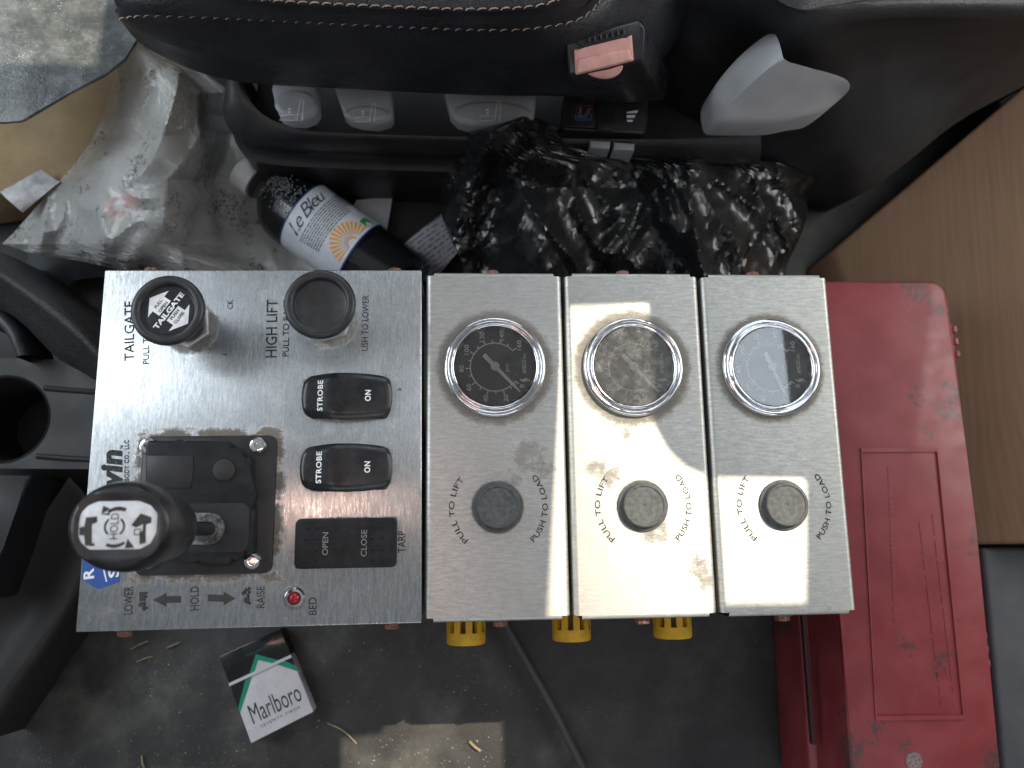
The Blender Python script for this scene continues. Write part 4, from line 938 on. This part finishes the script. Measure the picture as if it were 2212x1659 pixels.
body = [(47*px, 30*px), (52*px, 33*px), (56*px, 34*px), (60*px, 30*px), (66*px, 29*px), (78*px, 38*px), (92*px, 54*px), (108*px, 68*px), (128*px, 78*px), (150*px, RB), (172*px, RB), (176*px, RB*.985), (330*px, RB*.985), (336*px, RB), (360*px, RB*.97), (380*px, RB), (410*px, RB*.97), (440*px, RB), (465*px, RB*.9), (470*px, RB*.6)]
link('body', rot(body, 64), BOT, bt, 60)
link('dark_content', rot([(84*px, 30*px), (110*px, 60*px), (150*px, 74*px), (180*px, 76*px), (330*px, 76*px), (440*px, 74*px)], 40), M('dark_water', (.020, .022, .026), .15), bt, 60)  # dark solid filling inside the clear body
def lab_pt(s, th, r=RB*.995): return cyl(s, r, th)
bm = bmesh.new(); rws = [[lab_pt(s*px, math.radians(-40 + 240*k_/60), RB*.998) for k_ in range(61)] for s in (176, 200, 230, 260, 290, 330)]
loft(rws, bm); lb_ = link('label', bm, M('label_paper', (.58, .61, .66), .45, var=(80, .08)), bt, 80)
NAVY = M('navy_print', (.02, .03, .14), .4); ORG = M('orange_print', (.72, .33, .03), .5); GRN = M('green_print', (.03, .25, .06), .5); SKYB = M('sky_print', (.30, .42, .72), .5)
for s0_, s1_ in ((174.5, 178.5), (327, 331)):
    part(link('label_edge', loft([[lab_pt(s*px, math.radians(-40 + 240*k_/60), RB*1.002) for k_ in range(61)] for s in (s0_, s1_)]), NAVY, sharp=80), lb_)
# text runs round the bottle: x -> decreasing/increasing angle, y -> towards the cap
def wrapfn(th0, th1, s_base, cap_px, r=RB*1.003):
    return lambda a_, b_: lab_pt((s_base - cap_px*b_)*px, math.radians(th0 + (th1 - th0)*a_), r)
part(text('label_lettering', 'Le Bleu', 0, 0, 0, M('dark_blue_print', (.02, .03, .07), .4), None, bold=.0, shear=.45, gap=.82, fn=wrapfn(46, 128, 214, 28)), lb_)
bm = bmesh.new(); rnd = random.Random(5)
for ln_ in range(9):
    s = 222 + ln_*5.6; th = 42.0 + ln_*.4
    while th < 132:
        w = rnd.uniform(3, 9); tt = [lab_pt(sv*px, math.radians(t2), RB*1.003) for sv, t2 in ((s, th), (s, th + w*.5), (s, th + w), (s + 2.4, th + w), (s + 2.4, th + w*.5), (s + 2.4, th))]
        vs = [bm.verts.new(p_) for p_ in tt]; bm.faces.new((vs[0], vs[1], vs[4], vs[5])); bm.faces.new((vs[1], vs[2], vs[3], vs[4])); th += w + 1.2
part(stuff(link('label_text_lines', bm, M('small_grey_print', (.10, .10, .13), .5), flat=True)), lb_)
bm = bmesh.new()
for k_ in range(40):
    th = 150 + k_*1.5
    if k_ % 3 != 2: bm.faces.new([bm.verts.new(lab_pt(sv*px, math.radians(t2), RB*1.003)) for sv, t2 in ((196, th), (196, th + .9), (226, th + .9), (226, th))])
for k_ in range(22):
    th = 135 + k_*1.1
    if k_ % 2: bm.faces.new([bm.verts.new(lab_pt(sv*px, math.radians(t2), RB*1.003)) for sv, t2 in ((214, th), (214, th + .7), (256, th + .7), (256, th))])
part(stuff(link('barcode', bm, NAVY, flat=True)), lb_)
# sunburst
bm = bmesh.new(); S0, T0 = 322, 88
def polar(a_, r_): return lab_pt((S0 - r_*math.sin(a_))*px, math.radians(T0) + (r_*px*math.cos(a_))/RB, RB*1.004)
for k_ in range(15):
    a_ = math.pi*(k_ + .5)/15; w = .06
    ps = [bm.verts.new(polar(x, y)) for x, y in ((a_ - w*.6, 20), (a_ - w, 34), (a_ - w, 50), (a_ + w, 50), (a_ + w, 34), (a_ + w*.6, 20))]
    bm.faces.new((ps[0], ps[1], ps[4], ps[5])); bm.faces.new((ps[1], ps[2], ps[3], ps[4]))
vs = [bm.verts.new(polar(math.pi*k_/20, 14)) for k_ in range(21)]; bm.faces.new(vs)
part(link('sunburst_print', bm, ORG, flat=True), lb_)
bm = bmesh.new()
for r0_, r1_ in ((15.5, 19),): 
    A1 = [bm.verts.new(polar(math.pi*(.25 + .75*k_/20), r0_)) for k_ in range(21)]; B1 = [bm.verts.new(polar(math.pi*(.25 + .75*k_/20), r1_)) for k_ in range(21)]
    for i in range(20): bm.faces.new((A1[i], A1[i+1], B1[i+1], B1[i]))
part(link('arch_print', bm, SKYB, flat=True), lb_)
bm = bmesh.new(); bm.faces.new([bm.verts.new(lab_pt(s*px, math.radians(t_), RB*1.004)) for s, t_ in ((300, 124), (298, 132), (298, 142), (322, 142), (325, 132), (318, 124))]); part(link('green_hill_print', bm, GRN, flat=True), lb_)
# condensation drops inside the shoulder
bm = bmesh.new(); rnd = random.Random(9)
for k_ in range(230):
    s = rnd.uniform(88, 172); th = math.radians(rnd.gauss(94, 13)); rs = 54 if s < 92 else (54 + (s - 92)*.875 if s < 108 else (68 + (s - 108)*.5 if s < 128 else min(81, 78 + (s - 128)*.14)))
    c = cyl(s*px, rs*px*1.0 + .0002, th); r_ = rnd.uniform(.0006, .0011)
    bmesh.ops.create_icosphere(bm, subdivisions=1, radius=r_, matrix=Matrix.Translation(c) @ Matrix.Scale(.5, 4, upv))
dr = link('droplets', bm, M('water_drop', (.10, .11, .12), .12, spec=.8), bt, 80); stuff(dr)

# ------------------------------------------------------------------ papers
def sheet(name, pts, z, mat, lab, cat, curl=.004):
    c4_ = [at(*p_, z) for p_ in pts]; n = 10; rws = []
    for i in range(n + 1):
        r_ = []
        for j in range(n + 1):
            p_ = c4_[0].lerp(c4_[1], j/n).lerp(c4_[3].lerp(c4_[2], j/n), i/n); r_.append(p_ + Vector((0, 0, curl*(math.sin(3*i/n) * math.cos(2.2*j/n)))))
        rws.append(r_)
    bm = loft(rws); r_ = bmesh.ops.extrude_face_region(bm, geom=bm.faces[:])
    for v_ in r_['geom']:
        if isinstance(v_, bmesh.types.BMVert): v_.co.z -= .0004
    o = link(name, bm, mat, None, 60); return tag(o, lab, cat)
PAP = M('white_paper', (.55, .57, .62), .7, var=(50, .08))
gpp = G('printed_paper'); X_, Y_, Z_ = gpp.sep()
t1 = gpp.math('FRACT', gpp.math('MULTIPLY', gpp.math('ADD', gpp.math('MULTIPLY', X_, .64), gpp.math('MULTIPLY', Y_, -.77)), 260)); wv = gpp.noise(1, 2, .5, gpp.scale((350, 350, 1)))
ln = gpp.math('MULTIPLY', gpp.ramp(t1, .52, .56), gpp.ramp(wv, .44, .48)); gpp.set(color=gpp.mix(gpp.math('MULTIPLY', ln, .75), (.42, .44, .49), (.10, .10, .13)), rough=.7)
sheet('loose_paper', [(770, 432), (848, 424), (822, 565), (700, 590)], FLOOR + .012, PAP, 'plain white paper slip half under the water bottle', 'paper')
sheet('printed_leaflet', [(955, 462), (1008, 520), (930, 610), (828, 572)], FLOOR + .020, gpp.m, 'printed leaflet between the bottle and the black bag', 'paper', .006)
tri = thing('glossy_wrapper', (*xy(60, 430, -.19), -.19), 'glossy white folded wrapper at the left edge under the plastic bag', 'wrapper')
o = sheet('wrapper_sheet', [(0, 414), (88, 366), (128, 392), (50, 460)], -.150, M('glossy_white_film', (.52, .52, .54), .25, var=(90, .3)), '', '', .006)
del o['label']; del o['category']; child(o, tri)

# ------------------------------------------------------------------ plastic bags, sheet and carton on the left
def grid_between(edges, nu, nv, zfun, jit=0, seed=1):
    """edges: list of (v, uL, uR) ; zfun(s, t, x, y) -> z"""
    rnd_ = random.Random(seed); vs_ = [e[0] for e in edges]; rows = []
    for i in range(nv + 1):
        v = vs_[0] + (vs_[-1] - vs_[0])*i/nv; k_ = 0
        while k_ < len(edges) - 2 and v > edges[k_+1][0]: k_ += 1
        t_ = (v - edges[k_][0])/(edges[k_+1][0] - edges[k_][0]); uL = edges[k_][1] + (edges[k_+1][1] - edges[k_][1])*t_; uR = edges[k_][2] + (edges[k_+1][2] - edges[k_][2])*t_; row = []
        for j in range(nu + 1):
            s_ = j/nu; uu = uL + (uR - uL)*s_; vv = v
            if 0 < j < nu and 0 < i < nv: uu += rnd_.uniform(-jit, jit)*(uR - uL)/nu; vv += rnd_.uniform(-jit, jit)*(vs_[-1] - vs_[0])/nv
            p_ = at(uu, vv, -.17); row.append((p_.x, p_.y, s_, i/nv, uu, vv))
        rows.append(row)
    out = []
    for row in rows:
        r_ = []
        for x, y, s_, t_, uu, vv in row:
            z = zfun(s_, t_, x, y); p_ = at(uu, vv, z); r_.append(p_)
        out.append(r_)
    return out
def crease(x, y, f, seed, st=(1, 1)):
    p_ = Vector((x*f*st[0] + seed, y*f*st[1] - seed*.7, seed*1.3)); w = Vector((noise.noise(p_*.7), noise.noise(p_*.7 + Vector((9, 3, 1))), 0))*.6
    return 1 - abs(noise.noise(p_ + w))*2.4
BAGE = [(70, 286, 296), (110, 266, 345), (150, 250, 430), (200, 238, 500), (250, 222, 520), (300, 200, 560), (350, 165, 600), (400, 118, 650), (450, 76, 690), (500, 32, 720), (527, 4, 730), (545, 60, 740), (565, 180, 740), (600, 330, 740)]
def bagz(s_, t_, x, y):
    s0 = 1.05 - .18*min(1, t_/.4) - .20*min(1, max(0, (t_ - .4)/.2)); k_ = min(1, max(0, (s_ - s0 + .22)/.22)); fl_ = 1 - k_*k_*(3 - 2*k_)
    z = -.206 + .100*fl_*math.sin(math.pi*min(1, .12 + s_*.8))**.6*(.40 + .60*math.sin(math.pi*min(1, t_*.98 + .02))**.7)*(1 - .25*t_)
    z += .075*max(0, 1 - t_/.42)*(1 - .35*s_)
    cr_ = .011*crease(x, y, 9, 2.0, (1, .6)) + .0075*crease(x, y, 20, 5.0, (1.3, .6))*(.5 + t_) + .0035*crease(x, y, 46, 8.0, (1, .7))*(.3 + t_)
    return max(z + cr_*(.25 + .75*fl_), FLOOR + .004)
gg = G('clear_polythene')
dirt = gg.math('MULTIPLY', gg.ramp(gg.noise(30, 5, .65), .50, .62), gg.ramp(gg.noise(260, 6, .8), .47, .60))
cl = gg.mix(dirt, gg.mix(gg.ramp(gg.noise(14, 4), .35, .7), (.50, .51, .50), (.66, .67, .66)), (.09, .065, .035))
fog = gg.ramp(gg.noise(9, 4, .6), .30, .70, .46, .80)
gg.set(color=cl, rough=gg.ramp(gg.noise(50, 3), .3, .7, .10, .24), alpha=gg.math('MAXIMUM', fog, gg.math('MULTIPLY', dirt, .95)), spec=.6, normal=gg.bump(gg.noise(70, 5, .6), .25, .004))
bm = loft(grid_between(BAGE, 120, 130, bagz, .33, 4)); bmesh.ops.triangulate(bm, faces=bm.faces[:])
bag = link('plastic_bag', bm, gg.m, None, 26)
tag(bag, 'crumpled clear plastic bag with dirt smears left of the bottle', 'bag')
# dark part inside the bag
pd = thing('packed_part', (*xy(330, 470, -.19), FLOOR), 'dark part with a red and white sticker inside the clear bag', 'spare part')
dk = [[at(u, v, z) for u, v, z in r_] for r_ in (
    [(90, 510, -.205), (170, 430, -.195), (270, 345, -.19), (330, 340, -.19), (390, 410, -.195), (450, 500, -.205)],
    [(60, 535, -.195), (190, 455, -.168), (280, 390, -.158), (340, 400, -.158), (390, 460, -.172), (450, 530, -.198)],
    [(60, 560, -.195), (200, 500, -.162), (290, 470, -.156), (350, 470, -.158), (400, 510, -.175), (460, 570, -.2)],
    [(80, 620, -.205), (200, 600, -.195), (300, 600, -.195), (350, 600, -.195), (400, 600, -.2), (470, 620, -.205)])]
link('body', loft([spline(r_, 24) for r_ in dk]), M('dark_slate_plastic', (.025, .030, .036), .5, var=(40, .4)), pd, 80)
REDS = M('red_sticker', (.75, .06, .035), .45); 
link('sticker', prism([xy(u, v, -.142) for u, v in ((222, 452), (232, 425), (262, 414), (292, 420), (290, 446), (262, 452), (268, 472), (240, 475))][::-1], -.156, -.142, .0003), REDS, pd)
link('sticker_centre', prism([xy(u, v, -.141) for u, v in ((240, 440), (258, 430), (268, 446), (250, 456))][::-1], -.1419, -.141), WHITE, pd)
# tan carton below, clear vinyl sheet above
tn = link('tan_carton', quadbox([(-160, 250), (150, 40), (330, -60), (420, 130), (330, 330), (110, 400), (-160, 440)], -.160, .055, .004), M('tan_board', (.30, .215, .115), .75, var=(25, .16), bump=(120, .3, .002)))
tag(tn, 'tan brown board under the smoky sheet in the top left corner', 'board')
gv = G('smoky_vinyl'); sp1 = gv.math('LESS_THAN', gv.voro(620), gv.ramp(gv.noise(40, 4), .40, .75, .04, .26)); scr_ = gv.ramp(gv.noise(1, 3, .6, gv.scale((60, 900, 60))), .60, .70)
film = gv.ramp(gv.noise(28, 6, .75), .38, .70)
gv.set(color=gv.mix(gv.math('MULTIPLY', gv.math('MAXIMUM', sp1, gv.math('MULTIPLY', scr_, .12)), .75), gv.mix(film, (.055, .062, .065), (.17, .18, .18)), (.62, .63, .62)), rough=gv.ramp(gv.noise(60, 4), .3, .7, .22, .42), normal=gv.bump(gv.noise(140, 5, .7), .35, .002))
vs_p = [(-160, -200), (330, -200), (310, 60), (270, 126), (228, 160), (150, 200), (52, 258), (38, 262), (-160, 272)]
sv = link('smoky_sheet', prism([xy(u, v, -.075) for u, v in vs_p][::-1], -.0775, -.075, .0006), gv.m); tag(sv, 'smoky scratched plastic sheet lit by sun in the top left corner', 'plastic sheet')

# black bin bag
BBE = [(252, 1122, 1150), (262, 1100, 1170), (285, 1015, 1240), (310, 985, 1330), (335, 980, 1500), (350, 968, 1700), (368, 958, 1770), (385, 952, 1790), (420, 950, 1745), (470, 955, 1745), (520, 975, 1725), (570, 1000, 1700), (640, 1000, 1690)]
def binz(s_, t_, x, y):
    z = FLOOR + .035 + .050*math.sin(math.pi*min(1, max(0, s_)))**.5*math.sin(math.pi*min(1, .12 + t_*.8))**.7 + .016*math.exp(-((s_ - .22)/.16)**2)
    z += .085*max(0, 1 - t_/.40)**1.2*(1 - .45*min(1, max(0, s_ - .3)/.4))
    z += .020*crease(x, y, 8, 1.0, (1.2, .7)) + .0110*crease(x + .4*y, y - .3*x, 19, 4.0, (1.6, .55)) + .0040*crease(x - .5*y, y, 33, 7.0, (1.5, .6))
    return z
BIN = G('black_film'); BIN.set(color=(.012, .013, .014), rough=BIN.ramp(BIN.noise(40, 3), .3, .7, .18, .34), spec=.6, normal=BIN.bump(BIN.noise(90, 4, .6), .2, .003))
rws = grid_between(BBE, 130, 58, binz, .36, 11); bm = loft(rws); bmesh.ops.triangulate(bm, faces=bm.faces[:])
bb = link('bin_bag', bm, BIN.m, None, 24); tag(bb, 'crumpled black bin bag between the seat and the gauge boxes', 'bag')

# ------------------------------------------------------------------ red tool case
zt2 = -.118; zb2 = FLOOR + .003
tb = thing('tool_case', (.33, -.08, FLOOR), 'scuffed red plastic tool case beside the gauge boxes', 'tool case')
gr_ = G('scuffed_red_plastic')
sc1 = gr_.math('MULTIPLY', gr_.ramp(gr_.noise(18, 6, .7), .58, .64), gr_.ramp(gr_.noise(260, 5, .75), .40, .50))
gr_.set(color=gr_.mix(gr_.math('MULTIPLY', sc1, .85), gr_.mix(gr_.ramp(gr_.noise(40, 4), .3, .7), (.22, .030, .036), (.275, .048, .054)), (.070, .045, .045)), rough=gr_.ramp(gr_.noise(60, 4), .3, .7, .36, .5), normal=gr_.bump(gr_.noise(900, 3), .1, .0005))
RED = gr_.m
tpx = [(1770, 606), (2012, 607), (2030, 612), (2043, 628), (2047, 648), (2110, 1150), (2172, 1760), (1846, 1760), (1815, 1332)]
tp = [at(u, v, zt2) for u, v in tpx]
flr = [Vector((p_.x - (.004 if i in (0, 7, 8) else -.006), p_.y, zt2 - .045)) for i, p_ in enumerate(tp)]
link('lid', box8([(p_.x, p_.y, p_.z) for p_ in flr][::-1], tp[::-1], .0022, 3), RED, tb, 50)
lw = [Vector((p_.x - (.010 if i in (0, 7, 8) else -.004), p_.y, 0)) for i, p_ in enumerate(tp)]
link('base', box8([(p_.x, p_.y, zb2) for p_ in lw][::-1], [(p_.x, p_.y, zt2 - .0462) for p_ in lw][::-1], .002, 2), RED, tb, 50)
c4_ = [at(u, v, zt2) for u, v in ((1858, 968), (2024, 968), (2082, 1553), (1890, 1556))]
def frame(c, w, z0, z1, mat, name):
    cen = sum(c, Vector())/4; inn = [p_ + (cen - p_).normalized()*w*1.4 for p_ in c]
    bm = bmesh.new(); O0 = [bm.verts.new((p_.x, p_.y, z0)) for p_ in c]; O1 = [bm.verts.new((p_.x, p_.y, z1)) for p_ in c]; I1 = [bm.verts.new((p_.x, p_.y, z1)) for p_ in inn]; I0 = [bm.verts.new((p_.x, p_.y, z0)) for p_ in inn]
    for i in range(4):
        j = (i + 1) % 4
        for a_, b_ in ((O0, O1), (O1, I1), (I1, I0)): bm.faces.new((a_[i], a_[j], b_[j], b_[i]))
    return link(name, bm, mat, tb, 30)
frame(c4_, .0022, zt2 - .0005, zt2 + .0013, RED, 'raised_border')
SCUF = M('worn_red_print', (.085, .022, .022), .55, var=(120, .5))
rnd = random.Random(21)
for lu0, lv0, lu1, lv1, w_ in ((1917, 1010, 1930, 1340, 9), (1985, 1130, 2032, 1530, 9), (2012, 1110, 2058, 1500, 7)):   # lines of unreadable raised letters
    bm = bmesh.new(); t_ = 0
    while t_ < 1:
        d_ = rnd.uniform(.012, .03); u = lu0 + (lu1 - lu0)*t_; v = lv0 + (lv1 - lv0)*t_; u2 = lu0 + (lu1 - lu0)*(t_ + d_*.7); v2 = lv0 + (lv1 - lv0)*(t_ + d_*.7)
        prism([xy(a_, b_, zt2) for a_, b_ in ((u, v), (u + w_, v - 1), (u2 + w_, v2 - 1), (u2, v2))][::-1], zt2 - .0001, zt2 + .0004, bm=bm); t_ += d_ + (.02 if rnd.random() < .2 else 0)
    stuff(link('raised_lettering', bm, RED, tb))
c = at(1974, 1644, zt2); link('lid_screw', lathe([(.0062, zt2 + .0001), (.0058, zt2 + .0009), (.004, zt2 + .0005), (0, zt2 + .0003)], 24, (c.x, c.y)), M('scuffed_grey', (.20, .15, .15), .6, var=(500, .5)), tb)
for u, v in ((2058, 735), (2078, 1000), (2123, 1405)):
    p_ = at(u, v, zt2 - .02); hb = link('hinge', box(p_.x - .001, p_.y, zt2 - .030, .010, .030, .012, .0015), RED, tb)
    for k_ in (-1, 0, 1): part(link('hinge_knuckle', box(p_.x + .0055, p_.y + k_*.010, zt2 - .028, .004, .0055, .009, .001), RED), hb)
p_ = at(1748, 1470, -.16); link('side_groove', box(at(1752, 1450, -.15).x - .003, at(1752, 1450, -.15).y, -.150, .003, .10, .006, .001), M('dark_red_groove', (.05, .012, .014), .6), tb)

# ------------------------------------------------------------------ cardboard box and grey panel at the right edge
gk = G('brown_cardboard'); fl = gk.noise(1, 3, .6, gk.scale((420, 8, 60))); bl = gk.noise(12, 4)
gk.set(color=gk.mix(gk.ramp(fl, .3, .7), gk.mix(gk.ramp(bl, .3, .7), (.175, .106, .063), (.205, .125, .076)), (.225, .138, .085)), rough=.85, normal=gk.bump(fl, .12, .0008))
CARD = gk.m; cd = thing('cardboard_box', (.45, .1, FLOOR), 'brown cardboard box right of the red tool case', 'box')
zc1 = -.165
link('side_panel', box8([(*xy(u, v, zc1), zc1 - .054) for u, v in ((1800, 540), (2500, -40), (2500, 1176), (2060, 1176))][::-1], [at(1800, 540, zc1 - .035), at(2500, -60, zc1 + .06), at(2500, 1172, zc1 + .06), at(2060, 1176, zc1 - .03)][::-1], .003, 3), CARD, cd, 40)
gp_ = link('grey_floor_panel', box8([(*xy(u, v, -.18), FLOOR + .001) for u, v in ((2122, 1182), (2500, 1182), (2500, 1900), (2190, 1900))][::-1], [at(u, v, -.18) for u, v in ((2122, 1182), (2500, 1182), (2500, 1900), (2190, 1900))][::-1], .004, 3), M('grey_blue_plastic', (.075, .078, .088), .6, var=(30, .15), bump=(1200, .15, .0004)))
tag(gp_, 'grey plastic panel below the cardboard box at the right edge', 'panel')
